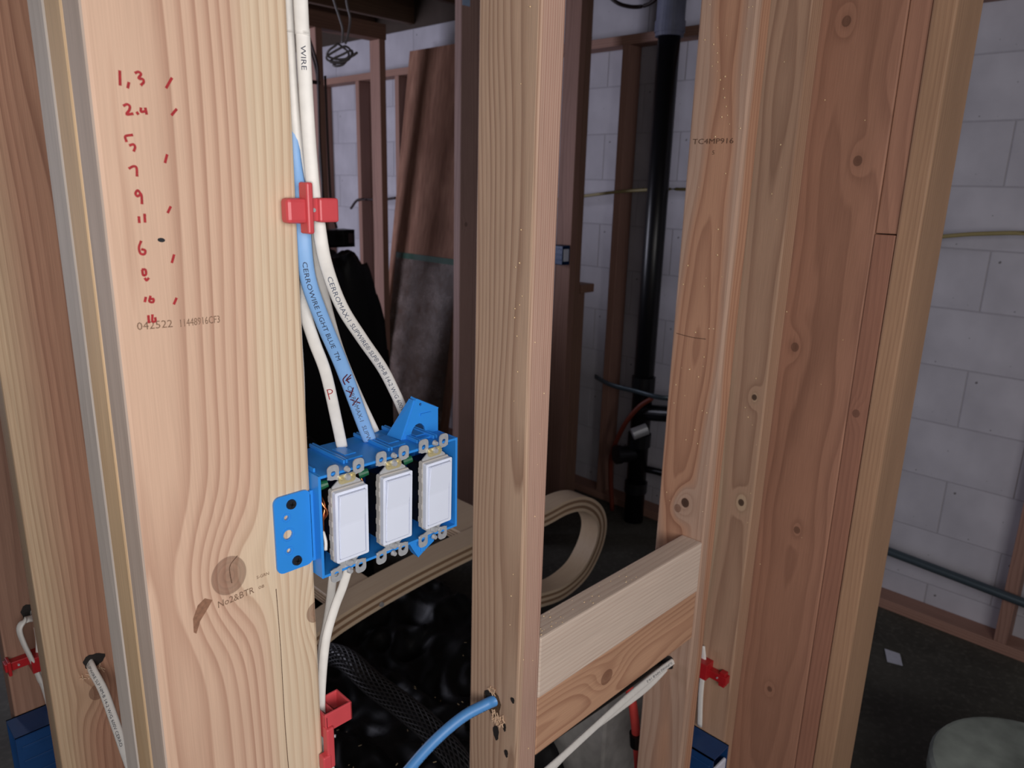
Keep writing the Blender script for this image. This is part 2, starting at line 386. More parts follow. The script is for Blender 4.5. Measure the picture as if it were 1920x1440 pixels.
for y, lab in ((2.05, 'dark ceiling joist nearest the camera, right above the wire coil'), (2.55, 'dark ceiling joist second from the camera, crossing the top edge of the picture'),
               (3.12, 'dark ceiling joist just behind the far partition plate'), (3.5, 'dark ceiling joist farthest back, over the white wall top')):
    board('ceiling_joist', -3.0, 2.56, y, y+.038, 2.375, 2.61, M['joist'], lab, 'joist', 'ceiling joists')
bm = bmesh.new(); bm_cyl(bm, (2.2, 2.58, 2.39), (2.0, 3.12, 2.58), .018, n=6)
tag(from_bm('joist_bridging', bm, M['joist']), 'dark diagonal brace between the ceiling joists', 'brace')

# --- furring on the block wall
tag(board('furring_bottom_plate', 2.46, 2.549, -2.4, 5.2, 0.0, .038, M['farx'], '', bev=.002), 'reddish bottom plate along the foot of the white block wall', 'plate')
tag(board('furring_top_plate', 2.46, 2.549, -2.4, 5.2, 2.094, 2.132, M['farx'], '', bev=.002), 'reddish top plate running along the white block wall', 'plate')
fs = {3.567: 'reddish furring stud on block wall, farthest one seen between the cables and plywood', 3.165: 'furring stud just left of the leaning plywood sheet',
      1.54: 'furring stud left of the black drain pipe', -.19: 'furring stud at the right edge against the white wall'}
for y, lab in fs.items():
    board('furring_stud', 2.46, 2.549, y-.019, y+.019, .038, 2.094, M['far'], lab, 'stud', 'furring studs on the block wall')
board('furring_stud', 2.46, 2.549, 4.0, 4.038, .038, 2.094, M['far'], 'furring stud deep at the far left behind the hanging cables', 'stud', 'furring studs on the block wall')

# --- partition P2 (runs across at Y 2.9)
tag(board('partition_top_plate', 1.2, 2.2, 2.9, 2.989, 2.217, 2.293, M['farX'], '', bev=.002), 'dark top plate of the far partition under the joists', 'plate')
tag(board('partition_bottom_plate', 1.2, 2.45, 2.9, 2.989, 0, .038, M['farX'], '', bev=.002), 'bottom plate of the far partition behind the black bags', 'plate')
board('partition_stud', 1.78, 1.818, 2.9, 2.989, .038, 2.217, M['far'], 'far partition stud carrying thin cables and a two-gang box', 'stud', 'far partition studs')
board('partition_stud', 2.155, 2.193, 2.9, 2.989, .038, 2.217, M['far'], 'far partition stud just left of the leaning plywood', 'stud', 'far partition studs')
board('partition_stud', 1.375, 1.413, 2.9, 2.989, .038, 2.217, M['far'], 'far partition stud hidden mostly behind the peach board', 'stud', 'far partition studs')

# --- partition P3 (nearer, Y 1.65)
board('partition_post', 1.622, 1.711, 1.65, 1.688, 0.0, 2.375, M['redpost'], 'purplish brown stud just left of the centre stud, pale tag at its top', 'stud')
o = box('tag', 1.624, 1.66, 1.648, 1.651, 2.12, 2.15, M['label'], bev=.0005); tag(o, 'pale blue printed tag near the top of the purplish stud', 'tag')
board('doubled_stud', 2.25, 2.288, 1.62, 1.709, 0.0, 2.375, M['far'], 'reddish stud just right of the centre stud, left ply of the pair', 'stud')
board('doubled_stud', 2.289, 2.327, 1.62, 1.709, 0.0, 2.375, M['brown3'], 'darker stud beside the reddish one, right ply of the pair', 'stud')
board('cripple_stud', 2.328, 2.366, 1.62, 1.709, 0.0, 1.03, M['brown3'], 'short dark stud beside the doubled pair, left of the drain pipe', 'stud')
board('backing_block', 2.329, 2.42, 1.61, 1.70, 1.031, 1.069, M['brown3'], 'small dark ledge block on top of the short stud', 'block')

# ------------------------------------------------------------------ foreground framing
ZT = 2.375
X1, X2 = .271, .697
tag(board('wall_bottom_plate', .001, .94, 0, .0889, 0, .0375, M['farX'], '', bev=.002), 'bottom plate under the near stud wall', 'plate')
num = board('post_board', -.1397, 0, 0, .0378, 0, ZT, M['num'], 'wide peach-coloured board with red handwritten numbers in front', 'board', bev=.003)
board('post_board', -.1397, 0, .0383, .076, 0, ZT, M['ply2'], 'yellow edged board, middle layer of the built-up post', 'board')
board('post_board', -.1397, 0, .0765, .1146, 0, ZT, M['ply3'], 'grey edged board, rear layer of the built-up post', 'board')
num.data.materials.append(M['edge'])
for p_ in num.data.polygons:
    if p_.normal.x < -.8: p_.material_index = 1
st2 = board('side_stud', -.1397, 0, .40, .438, 0, ZT, M['brown'], 'brown stud at left edge with a white cable leaving its hole', 'stud')
st3 = board('side_stud', -.1397, 0, .69, .728, 0, ZT, M['brown3'], 'dark brown stud at far left behind, with a red staple on it', 'stud')
cst = board('wall_stud', X1, X1+.0381, 0, .0889, .038, ZT, M['cen'], 'pale centre stud with a drilled hole and thick blue cable', 'stud', bev=.003)
kst = board('wall_stud', X2, X2+.0381, 0, .0889, .038, ZT, M['knotty'], 'orange knotty stud at the right end of the short blocks', 'stud', bev=.003)
bst = board('wall_stud', .861, .899, 0, .0889, .038, ZT, M['studB'], 'tan stud with pale edge between knotty stud and wide red board', 'stud', bev=.003)
ub = board('blocking', X1+.0386, X2-.0005, .0005, .0386, .951-.0889, .951, M['blk1'], 'pale upper block nailed between centre and knotty studs', 'block', bev=.0025)
lb = board('blocking', X1+.0386, X2-.0005, .002, .040, .951-.178, .951-.0892, M['blk2'], 'amber lower block with swirling grain under the pale block', 'block', bev=.0025)
pc = board('corner_board', .900, .938, -.1225, .016, 0, ZT, M['postC'], 'wide reddish board of the corner post, facing the opening', 'board', bev=.002)
board('corner_strip', .9005, .99, -.1535, -.123, 0, 1.443, M['postD'], 'lower reddish strip beside the wide red board', 'board', bev=.0015)
board('corner_strip', .902, .99, -.1540, -.123, 1.4445, ZT, M['postC'], 'upper reddish strip ending above the lower strip', 'board', bev=.0015)
board('corner_board', .8985, 1.015, -.1865, -.1543, 0, ZT, M['postE'], 'tan front board of the corner post, nearest the white wall', 'board', bev=.003)
# ------------------------------------------------------------------ writing on the boards
def writing(name, strokes, wd, mat, place, parent, sm=True, label=None, lift=Vector((0, -1, 0))):
    V, F = [], []
    for n_, s in enumerate(strokes):
        cnt = [0]
        def pl_(u, v, n_=n_, cnt=cnt):
            cnt[0] += 1; q = Vector(place(u, v)); return q+lift*(5e-5*(n_ % 3)+1e-5*cnt[0])
        strip(V, F, smooth2(s) if sm else s, wd, pl_)
    o = raw(name, V, F, mat, parent)
    if label: o['label'] = label
    return o
NS = [[(-0.121, 1.5641), (-0.1216, 1.5559)], [(-0.1162, 1.5577), (-0.1171, 1.5547)], [(-0.1115, 1.5642), (-0.1096, 1.565), (-0.1081, 1.5638), (-0.11, 1.5611), (-0.1074, 1.5608), (-0.1071, 1.559), (-0.1088, 1.5572)], [(-0.0885, 1.5635), (-0.0926, 1.5572)], [(-0.1207, 1.5434), (-0.1187, 1.5444), (-0.1171, 1.5433), (-0.1178, 1.5408), (-0.1197, 1.5382), (-0.1159, 1.5388)], [(-0.113, 1.5399), (-0.1124, 1.539)], [(-0.1102, 1.5427), (-0.1104, 1.5406), (-0.1078, 1.541)], [(-0.1074, 1.5429), (-0.107, 1.5395)], [(-0.0872, 1.544), (-0.0906, 1.5402)], [(-0.1173, 1.5256), (-0.1217, 1.5245), (-0.1214, 1.5214)], [(-0.1195, 1.519), (-0.1172, 1.5197), (-0.1164, 1.5179), (-0.1174, 1.5156)], [(-0.0962, 1.514), (-0.0979, 1.5091)], [(-0.1213, 1.5044), (-0.1186, 1.5058), (-0.1168, 1.5049), (-0.117, 1.4998)], [(-0.1156, 1.4878), (-0.1174, 1.4904), (-0.1191, 1.4884), (-0.118, 1.4865), (-0.1156, 1.4878), (-0.1157, 1.4819)], [(-0.097, 1.4796), (-0.0991, 1.4759)], [(-0.1184, 1.473), (-0.1185, 1.4695)], [(-0.1146, 1.4747), (-0.1148, 1.4697)], [(-0.1187, 1.4568), (-0.1204, 1.4529), (-0.1199, 1.4488), (-0.1173, 1.4483), (-0.1167, 1.4507), (-0.1187, 1.4515)], [(-0.0976, 1.4467), (-0.0994, 1.4417)], [(-0.1196, 1.4379), (-0.1177, 1.4376), (-0.1177, 1.4344), (-0.1196, 1.4341), (-0.1199, 1.4373)], [(-0.1185, 1.4317), (-0.1177, 1.4303), (-0.1163, 1.4316)], [(-0.1193, 1.4186), (-0.1201, 1.4159)], [(-0.1162, 1.4191), (-0.1172, 1.4157), (-0.1148, 1.415), (-0.1144, 1.4171), (-0.1163, 1.4173)], [(-0.0987, 1.4162), (-0.1007, 1.4125)], [(-0.1188, 1.4057), (-0.1189, 1.401)], [(-0.1161, 1.406), (-0.1165, 1.4015), (-0.1145, 1.4016), (-0.1145, 1.4038)]]
front = lambda u, v: (u, -.0003, v)
writing('handwritten_numbers', NS, .0016, M['redink'], front, num, label='red handwritten list of numbers and ticks')
V = [(-.1052+.0026*math.cos(a)*.9+.0010*math.sin(a), -.0003, 1.4573+.0013*math.sin(a)-.0008*math.cos(a)) for a in [k*math.pi/6 for k in range(12)]]
raw('dark_spot', V, [tuple(range(12))], M['screw'], num)
def stamp(name, s, size, place, mat, parent, width=None, label=None):
    V, F, L = text_mesh(s, size); k = (width/L) if width else 1
    o = raw(name, [place(x*k, y) for x, y, _ in V], F, mat, parent)
    if label: o['label'] = label
    return o
stamp('stamped_number', '042522', .0078, lambda u, v: (-.127+u, -.0003, 1.3965+v-.02*u), M['stamp'], num, .024, 'faint grey ink stamp')
stamp('stamped_number', '11448916CF3', .0078, lambda u, v: (-.0975+u, -.0003, 1.3955+v-.0*u), M['stamp'], num, .029)
stamp('grade_stamp', 'No2&BTR', .0085, lambda u, v: (-.088+u*.998, -.0003, 1.163+v+.05*u), M['stamp'], num, .031, 'dark ink grade stamp by the knot')
stamp('grade_stamp', 'S-GRN', .004, lambda u, v: (-.054+u, -.0003, 1.176+v), M['stamp'], num, .011)
stamp('grade_stamp', '08', .004, lambda u, v: (-.053+u, -.0003, 1.166+v), M['stamp'], num, .005)
# resin stain running down left of the knot, and the crack in the knot
V, F = [], []
outl = [(-.104, 1.172), (-.098, 1.176), (-.092, 1.172), (-.098, 1.164), (-.103, 1.158), (-.107, 1.148), (-.109, 1.150), (-.1085, 1.162)]
raw('resin_stain', [(x, -.0002, z) for x, z in outl], [tuple(range(len(outl)))], M['stain'], num)
writing('crack', [[(-.069, 1.203), (-.0755, 1.197), (-.0763, 1.190), (-.0755, 1.181)]], .0006, M['stampdk'], front, num)
writing('crack', [[(-.0375, 1.16), (-.0368, 1.10), (-.0372, 1.02), (-.036, .95)]], .0006, M['stampdk'], front, num)
left = lambda x: (lambda u, v: (x-.0003, .082-u, v))
stamp('stamped_number', 'TC4MP916', .0105, lambda u, v: (X2-.0003, .082-u, 1.566+v), M['stampdk'], kst, .066, 'faint dark ink stamp')
stamp('stamped_number', '5', .0085, lambda u, v: (X2-.0003, .048-u, 1.551+v), M['stampdk'], kst)
writing('pencil_line', [[(.082, 1.282), (.055, 1.280), (.030, 1.281)]], .001, M['stampdk'], lambda u, v: (X2-.0003, u, v), kst, lift=Vector((-1, 0, 0)))

# ------------------------------------------------------------------ three-gang box
ZB0, ZB1 = 1.1600, 1.2565
BX0, BX1 = .0004, 6.2*I
YF, YB = -.5*I, 2.2*I
T = .0026
bx = empty('switch_box', (0, 0, ZB0), 'open bright blue three-gang switch box screwed to the peach board', 'switch box')
bm = bmesh.new()
bm_box(bm, BX0, BX0+T, YF, YB, ZB0, ZB1, .0004); bm_box(bm, BX1-T, BX1, YF, YB, ZB0, ZB1, .0004)
bm_box(bm, BX0+T, BX1-T, YF, YB, ZB0, ZB0+T, .0004); bm_box(bm, BX0+T, BX1-T, YF, YB, ZB1-T, ZB1, .0004)
bm_box(bm, BX0+T, BX1-T, YB-T, YB, ZB0+T, ZB1-T)
from_bm('shell', bm, M['blue'], bx)
for x in (.12, 1.30, 1.42, 3.22, 3.36, 4.55, 4.68, 5.35, 5.5):
    bm = bmesh.new(); bm_box(bm, x*I, x*I+.0022, YF+.012, YB+.002, ZB1-.0002, ZB1+.0036, .0005)
    from_bm('top_rib', bm, M['blue'], bx)
for x in (1.62, 3.55, 4.85):
    bm = bmesh.new(); bm_box(bm, x*I, (x+.62)*I, .004, YB-.004, ZB1-.0002, ZB1+.0016, .0006)
    bm_box(bm, (x+.06)*I, (x+.56)*I, .012, .034, ZB1+.0014, ZB1+.0026, .0006)
    from_bm('cable_clamp', bm, M['blue'], bx)
# flange with its holes
bm = bmesh.new()
ol = rrect(-1.42*I, -.002, 1.173, 1.2435, .006)
hs = [circ(-1.02*I, 1.2185, .0022, 10), circ(-1.02*I, 1.2085-.0005, .0042, 14), circ(-1.02*I, 1.1935+.002, .0022, 10)]
hs = [circ(-1.0*I, 1.2235, .0022, 10), circ(-.97*I, 1.2075, .0044, 14), circ(-.97*I, 1.1925, .0022, 10)]
plate(bm, ol, hs, .0022, Matrix.Translation((0, -.0024, 0)) @ XZ)
bm_box(bm, -.0025, BX0+.0005, -.0024, -.0002, 1.175, 1.2415)
fl_ = from_bm('flange', bm, M['blue'], bx)
for (x, z, r) in ((-1.0, 1.2235, .0042), (-.97, 1.2075, .0064), (-.97, 1.1925, .0042)):
    bm = bmesh.new(); plate(bm, circ(x*I, z, r, 18), [circ(x*I, z, r*.86, 18)], .0005, Matrix.Translation((0, -.0029, 0)) @ XZ)
    from_bm('hole_ring', bm, M['blue'], bx)
for (x, z) in ((-.80, 1.2345), (-.70, 1.181)):
    bm = bmesh.new(); bm_cyl(bm, (x*I, -.0024, z), (x*I, -.0042, z), .0046, .0040, 20)
    s_ = from_bm('screw', bm, M['screw'], bx); s_['label'] = 'black screw head in the flange'
    bm = bmesh.new()
    for a in (.3, .3+math.pi/2):
        R_ = Matrix.Translation((x*I, -.0043, z)) @ Matrix.Rotation(a, 4, 'Y'); bm_box(bm, -.0022, .0022, -.0002, .0002, -.0004, .0004, M=R_)
    from_bm('screw_recess', bm, M['black'], s_)
# support wing on top
wing = [(4.38, -9.60), (5.0, -8.15), (5.10, -8.06), (6.16, -8.62), (6.16, -9.60), (5.55, -9.60), (5.53, -9.55), (5.47, -9.28), (5.34, -9.13), (5.20, -9.08), (5.04, -9.11), (4.91, -9.22), (4.82, -9.40), (4.80, -9.60)]
bm = bmesh.new(); plate(bm, [(x*I, z*I+1.5) for x, z in wing], [circ(5.28*I, -8.32*I+1.5, .0016, 10)], .0022, Matrix.Translation((0, .66*I, 0)) @ XZ)
def quadslab(bm, pts, t):
    P = [Vector(p) for p in pts]; n = (P[1]-P[0]).cross(P[2]-P[0]).normalized()*t
    vs = [bm.verts.new(p) for p in P]+[bm.verts.new(p+n) for p in P]; k = len(P)
    bm.faces.new(vs[:k]); bm.faces.new(vs[k:][::-1])
    for j in range(k): bm.faces.new((vs[j], vs[(j+1) % k], vs[k+(j+1) % k], vs[k+j]))
J = lambda x, y, z: (x*I, y*I, z*I+1.5)
quadslab(bm, [J(4.38, .68, -9.6), J(5.02, .68, -8.12), J(5.02, .95, -8.12), J(4.28, 1.45, -9.6)], .002)
quadslab(bm, [J(5.02, .66, -8.13), J(6.14, .66, -8.70), J(6.14, .98, -8.66), J(5.02, .98, -8.09)], .0022)
quadslab(bm, [J(6.08, .68, -9.6), J(6.08, .68, -8.7), J(6.08, .9, -8.7), J(6.08, 1.3, -9.6)], .002)
bm_box(bm, 5.25*I, 5.75*I, .60*I, .67*I, -8.78*I+1.5, -8.70*I+1.5, M=None)
from_bm('support_wing', bm, M['blue'], bx)
bm = bmesh.new()
plate(bm, [(x*I, z*I+1.5) for x, z in ((3.86, -13.36), (5.15, -13.36), (5.1, -13.72), (4.66, -13.95), (4.32, -14.16), (4.05, -13.72))], [], .002, Matrix.Translation((0, -.36*I, 0)) @ XZ)
quadslab(bm, [J(4.1, -.30, -13.4), J(4.3, -.30, -14.14), J(4.3, .05, -14.1), J(4.1, .6, -13.4)], .002)
bm_box(bm, 4.42*I, 4.62*I, -.44*I, -.36*I, -13.95*I+1.5, -13.6*I+1.5, .0006)
from_bm('support_wing', bm, M['blue'], bx)
for z in (-10.4, -12.3):
    bm = bmesh.new(); bm_box(bm, BX1-.0002, BX1+.0025, -.3*I, .1*I, z*I+1.5-.002, z*I+1.5+.002, .0005)
    from_bm('side_nub', bm, M['blue'], bx)
# ink scribble on the top
writing('ink_scribble', [[(5.55, .42), (5.62, .15), (5.7, .4), (5.78, .16)], [(5.86, .15), (5.95, .42), (6.02, .16)], [(.25, .35), (.4, .2), (.5, .45), (.6, .2)], [(.75, .1), (.95, .3)]], .0014, M['black'], lambda u, v: (u*I, v*I, ZB1+.0039), bx, label='black marker scribble', lift=Vector((0, 0, 1)))['kind'] = 'stuff'
# wires packed in the box
def bent(pts, r, mat, name='wire', parent=bx): return tube(name, [J(p[0], p[1]-.28, p[2]) for p in pts], r, None, M[mat], parent=parent, n=8, sub=5)[0]
bent([(.22, .3, -10.2), (.18, -.1, -10.6), (.30, -.2, -11.0), (.16, .1, -11.5), (.28, .2, -12.0)], .0011, 'copper')
bent([(.30, .5, -10.3), (.34, .0, -10.7), (.20, -.1, -11.2), (.32, .1, -11.8)], .0011, 'copper')
bent([(.2, 1.5, -10.4), (.24, .4, -11.3), (.3, 0, -12.0), (.25, -.1, -12.4)], .0016, 'white')
bent([(.34, 1.5, -10.4), (.36, .4, -11.0), (.25, .1, -11.7), (.34, .3, -12.6)], .0017, 'black')
bent([(.15, 1.2, -10.2), (.15, .5, -11.2), (.2, .3, -12.1), (.34, .5, -12.9)], .0017, 'black')
bent([(1.9, .9, -9.9), (2.0, .2, -10.5), (1.92, -.1, -11.2), (2.02, .0, -11.9), (1.94, .3, -12.5)], .0018, 'black')
bent([(2.05, 1.0, -9.9), (2.1, .2, -10.8), (2.04, .1, -11.6), (2.1, .4, -12.4)], .0018, 'black')
bent([(3.85, .9, -9.9), (3.92, .2, -10.4), (3.86, -.1, -11.2), (3.95, .1, -12.0)], .0018, 'black')
bent([(3.98, 1.0, -9.9), (4.0, .2, -10.6), (3.95, .0, -11.5), (4.02, .4, -12.2)], .0018, 'black')
bent([(1.86, .4, -10.0), (1.94, .1, -10.3), (2.0, .2, -10.7)], .0012, 'copper')
for x in (.28, 1.92, 3.88):
    bm = bmesh.new(); bm_cyl(bm, J(x-.12, -.18, -10.05), J(x+.2, -.32, -9.98), .0048, .0032, 12); from_bm('wire_nut', bm, M['green'], bx)

# ------------------------------------------------------------------ rocker switches
def ear(bm, x, z, up):
    o_ = rrect(x-.22*I, x+.22*I, z-.27*I, z+.27*I, .16*I, 5)
    plate(bm, o_, [circ(x, z-.04*I*up, .10*I, 14)], .0011, XZ)
def make_switch():
    r = empty('rocker_switch', (0, 0, 0), '', '')
    bm = bmesh.new()
    for sx in (-1, 1):
        for sz in (-1, 1): ear(bm, sx*.5*I, sz*1.945*I, sz)
    pl = [(-.30, 1.40), (.30, 1.40), (.30, 1.70), (.72*.9, 1.74), (.60, 1.80), (.12, 1.80), (.12, 1.86), (-.12, 1.86), (-.12, 1.80), (-.60, 1.80), (-.648, 1.74), (-.30, 1.70)]
    pl = [(-.58, 1.25), (.58, 1.25), (.56, 1.42), (.30, 1.62), (.52, 1.70), (.52, 1.78), (-.52, 1.78), (-.52, 1.70), (-.30, 1.62), (-.56, 1.42)]
    half = [(x*I, z*I) for x, z in pl]
    right_ = [(.58, -1.25), (.56, -1.42), (.30, -1.62), (.52, -1.70), (.72, -1.72), (.72, -1.78), (-.72, -1.78), (-.72, -1.72), (-.52, -1.70), (-.30, -1.62), (-.56, -1.42), (-.58, -1.25), (-.58, 1.25), (-.56, 1.42), (-.30, 1.62), (-.52, 1.70), (-.72, 1.72), (-.72, 1.78), (.72, 1.78), (.72, 1.72), (.52, 1.70), (.30, 1.62), (.56, 1.42), (.58, 1.25)]
    plate(bm, [(x*I, z*I) for x, z in right_], [], .0011, Matrix.Translation((0, .0002, 0)) @ XZ)
    from_bm('strap', bm, M['steel'], r)
    bm = bmesh.new(); plate(bm, rrect(-.33*I, .33*I, 1.46*I, 1.80*I, .13*I), [], .0012, Matrix.Translation((0, -.0016, 0)) @ XZ)
    g = from_bm('grounding_plate', bm, M['brass'], r)
    for x, z, rr, mt in ((0, 1.68, .0034, 'steel'), (-.22, 1.66, .0018, 'brass'), (.22, 1.66, .0018, 'brass'), (0, 1.97, .0028, 'steel'), (0, -1.60, .0038, 'steel'), (0, -1.93, .0028, 'steel')):
        bm = bmesh.new(); bm_cyl(bm, (x*I, -.0005, z*I), (x*I, -.0040, z*I), rr, rr*.7, 14)
        if rr > .003:
            bm_box(bm, x*I-rr*.6, x*I+rr*.6, -.0043, -.0039, z*I-.0004, z*I+.0004)
        s_ = from_bm('screw', bm, M[mt], r)
    bm = bmesh.new(); bm_box(bm, -.60*I, .60*I, .0011, .95*I, -1.25*I, 1.25*I, .002); from_bm('back_body', bm, M['black'], r)
    bm = bmesh.new(); bm_box(bm, -.655*I, .655*I, -.0035, .004, -1.36*I, 1.36*I, .0012)
    for z in (-1.0, -.45, .1, .65, 1.0): bm_box(bm, -.685*I, -.65*I, -.003, .003, z*I-.003, z*I+.003, .0006)
    from_bm('collar_base', bm, M['dirtyw'], r)
    bm = bmesh.new()
    plate(bm, rrect(-.65*I, .65*I, -1.32*I, 1.32*I, .06*I), [rrect(-.545*I, .545*I, -1.215*I, 1.215*I, .03*I)], .0045, Matrix.Translation((0, -.0078, 0)) @ XZ)
    from_bm('collar', bm, M['whitep'], r)
    # paddle: upper half stands proud at the top, lower half nearly flush
    a = .53*I; prof = [(1.2, -.0112), (.05, -.0082), (-1.2, -.0084)]
    bm = bmesh.new(); fv = []
    for z, y in prof:
        fv.append([bm.verts.new((sx*(a-.0004), y, z*I)) for sx in (-1, 1)])
    bv = [[bm.verts.new((sx*a, -.0030, z*I)) for sx in (-1, 1)] for z, _ in prof]
    for k in (0, 1):
        bm.faces.new((fv[k][0], fv[k][1], fv[k+1][1], fv[k+1][0]))
        for j in (0, 1): bm.faces.new((fv[k][j], fv[k+1][j], bv[k+1][j], bv[k][j]))
    bm.faces.new((fv[0][0], fv[0][1], bv[0][1], bv[0][0])); bm.faces.new((fv[2][0], fv[2][1], bv[2][1], bv[2][0]))
    bmesh.ops.recalc_face_normals(bm, faces=bm.faces)
    bmesh.ops.bevel(bm, geom=[e for e in bm.edges if not e.is_boundary], offset=.0006, segments=2, affect='EDGES')
    from_bm('paddle', bm, M['whitep'], r)
    return r
sw0 = make_switch()
def copy_tree(o, parent=None):
    c = o.copy(); COL.objects.link(c)
    if parent is not None: c.parent = parent
    for ch in list(o.children): copy_tree(ch, c)
    return c
sws = [sw0, copy_tree(sw0), copy_tree(sw0)]
for s_, x, dz, ry, rx, rz, lab in zip(sws, (1.05, 2.99, 4.92), (.0, .0, .0006), (-.006, .010, .004), (.02, .015, .01), (-.02, .0, .03),
        ('white rocker switch nearest the blue flange, leftmost in the box', 'white rocker switch in the middle of the blue box', 'white rocker switch beside the blue wing, rightmost in the box')):
    s_.location = (x*I, YF-.0018, 1.2085+dz); s_.rotation_euler = (rx, ry, rz)
    tag(s_, lab, 'switch', 'switches in the blue box')

# ------------------------------------------------------------------ cables
LENS = {}
def cable(name, pts, a, b, mat, label, hint=(-.55, -.8, .05), n=16, power=2.5, group=None, sub=10):
    o, fr = tube(name, pts, a, b, M[mat], hint, None, n, sub, power); tag(o, label, 'cable', group); o['_'] = 0; del o['_']
    return o, fr
def arclen(fr):
    s = [0.0]
    for p, q in zip(fr, fr[1:]): s.append(s[-1]+(q[0]-p[0]).length)
    return s
def on_cable(fr, s_all, s, lat, a, b, power, lift=.00025):
    s = min(max(s, 0), s_all[-1]-1e-6); k = 0
    while k < len(s_all)-2 and s_all[k+1] < s: k += 1
    t = (s-s_all[k])/max(1e-9, s_all[k+1]-s_all[k])
    p = fr[k][0].lerp(fr[k+1][0], t); N = fr[k][2].lerp(fr[k+1][2], t).normalized(); B = fr[k][3].lerp(fr[k+1][3], t).normalized()
    h = b*max(0, 1-min(1, abs(lat/a))**power)**(1/power)
    return p+B*lat+N*(h+lift)
def print_on(fr, text, s0, size, a, b, power, mat, parent, sgn=1, width=None, off=0., name='printed_lettering'):
    sa = arclen(fr); V, F, L = text_mesh(text, size); k = (width/L) if width else 1
    # text runs along the cable; letters stand across it
    return raw(name, [on_cable(fr, sa, s0+x*k, sgn*(y-size*.35+off), a, b, power) for x, y, _ in V], F, M[mat], parent)
whiteA = [(0.0059, 0.012, 1.6438), (0.006, 0.012, 1.6075), (0.0072, 0.012, 1.5544), (0.0107, 0.012, 1.5191), (0.0154, 0.010, 1.4866), (0.0184, 0.010, 1.4702), (0.0276, 0.018, 1.4267), (0.0402, 0.03, 1.395), (0.0640, 0.05, 1.3480), (0.0880, 0.058, 1.2980), (0.102, 0.050, 1.2585)]
whiteB = [(0.0096, -0.002, 1.6426), (0.0103, -0.002, 1.6068), (0.0112, -0.001, 1.5734), (0.013, 0.0, 1.5271), (0.0152, 0.0, 1.4869), (0.0178, 0.0, 1.4707), (0.0231, 0.0, 1.4356), (0.0414, 0.008, 1.3977), (0.069, 0.02, 1.3639), (0.1023, 0.035, 1.327), (0.125, 0.045, 1.2945), (0.1382, 0.050, 1.272), (0.1432, 0.050, 1.2585)]
blue_ = [(0.0064, 0.016, 1.62), (0.0060, 0.014, 1.5229), (0.0055, 0.006, 1.4866), (0.0056, 0.004, 1.4657), (0.0098, 0.006, 1.4237), (0.0256, 0.012, 1.385), (0.0497, 0.022, 1.3387), (0.0757, 0.032, 1.2805), (0.0850, 0.034, 1.2585)]
whiteP = [(0.0151, 0.034, 1.62), (0.0151, 0.032, 1.4646), (0.0150, 0.028, 1.4264), (0.0164, 0.025, 1.3937), (0.0242, 0.025, 1.3649), (0.0357, 0.027, 1.334), (0.0478, 0.032, 1.2863), (0.0540, 0.034, 1.2585)]
whiteE = [(0.0066, 0.030, 1.60), (0.0076, 0.022, 1.4331), (0.0082, 0.022, 1.3697), (0.0085, 0.022, 1.3266), (0.0105, 0.030, 1.262)]
for L_ in (whiteA, whiteB, blue_, whiteP, whiteE):
    L_.insert(0, (L_[0][0], L_[0][1]+.002, 2.0)); L_.insert(0, (L_[0][0], L_[0][1]+.004, 2.36))
oA, frA = cable('cable', whiteA, .0050, .0026, 'white', 'white cable hugging the peach board, passing behind the blue cable')
oB, frB = cable('cable', whiteB, .0054, .0027, 'white', 'white lettered cable curving far right to the blue wing')
oU, frU = cable('cable', blue_, .0066, .0034, 'bluecab', 'light blue lettered cable with dark red marks entering the switch box')
oP, frP = cable('cable', whiteP, .0052, .0026, 'white', 'white cable with a red letter P entering the switch box')
oE, frE = cable('cable', whiteE, .0028, .0020, 'white', 'thin white cable edge behind, tight against the peach board')
def s_at(fr, z):
    sa = arclen(fr)
    for k, f in enumerate(fr):
        if f[0].z <= z: return sa[k]
SG = -1
print_on(frB, 'CERROMAX-1 SLIPWIRE\u00ae SLP\u00ae NM-B 14-2 W/G 600V', s_at(frB, 1.425), .0058, .0054, .0027, 2.5, 'ink', oB, SG, .192)
print_on(frB, 'WIRE', s_at(frB, 1.60), .0055, .0054, .0027, 2.5, 'inkdk', oB, SG, .017)
print_on(frU, 'CERROWIRE LIGHT BLUE  TM', s_at(frU, 1.438), .0056, .0066, .0034, 2.5, 'inkdk', oU, SG, .098)
print_on(frU, 'CERROMAX-1  SLIPWIRE', s_at(frU, 1.322), .0058, .0066, .0034, 2.5, 'ink', oU, SG, .078)
def marks(fr, strokes, s0, a, b, mat, parent, wd, name='marker_marks', label=None):
    sa = arclen(fr); V, F = [], []
    for st in strokes: strip(V, F, smooth2(st, 3), wd, lambda u, v: on_cable(fr, sa, s0+u, SG*v, a, b, 2.5, .0005))
    o = raw(name, V, F, M[mat], parent)
    if label: o['label'] = label
marks(frP, [[(.0055, -.0018), (.0, -.0020), (-.0045, -.0021)], [(-.0045, -.0021), (-.0044, .0008), (-.0025, .0022), (-.0006, .0010), (-.0002, -.0019)]], s_at(frP, 1.318), .0052, .0026, 'redink', oP, .0008, label='red handwritten letter P')
marks(frU, [[(-.006, .002), (-.002, -.003), (.004, -.003)], [(-.004, .005), (-.001, .0), (.003, .001)], [(0, -.001), (-.001, .004)], [(.011, -.004), (.015, 0)], [(.010, .003), (.015, 0), (.019, -.003)], [(.022, -.003), (.029, .004)], [(.023, .004), (.029, -.003)]], s_at(frU, 1.333), .0066, .0034, 'dkredink', oU, .0011, label='dark red marker signs')
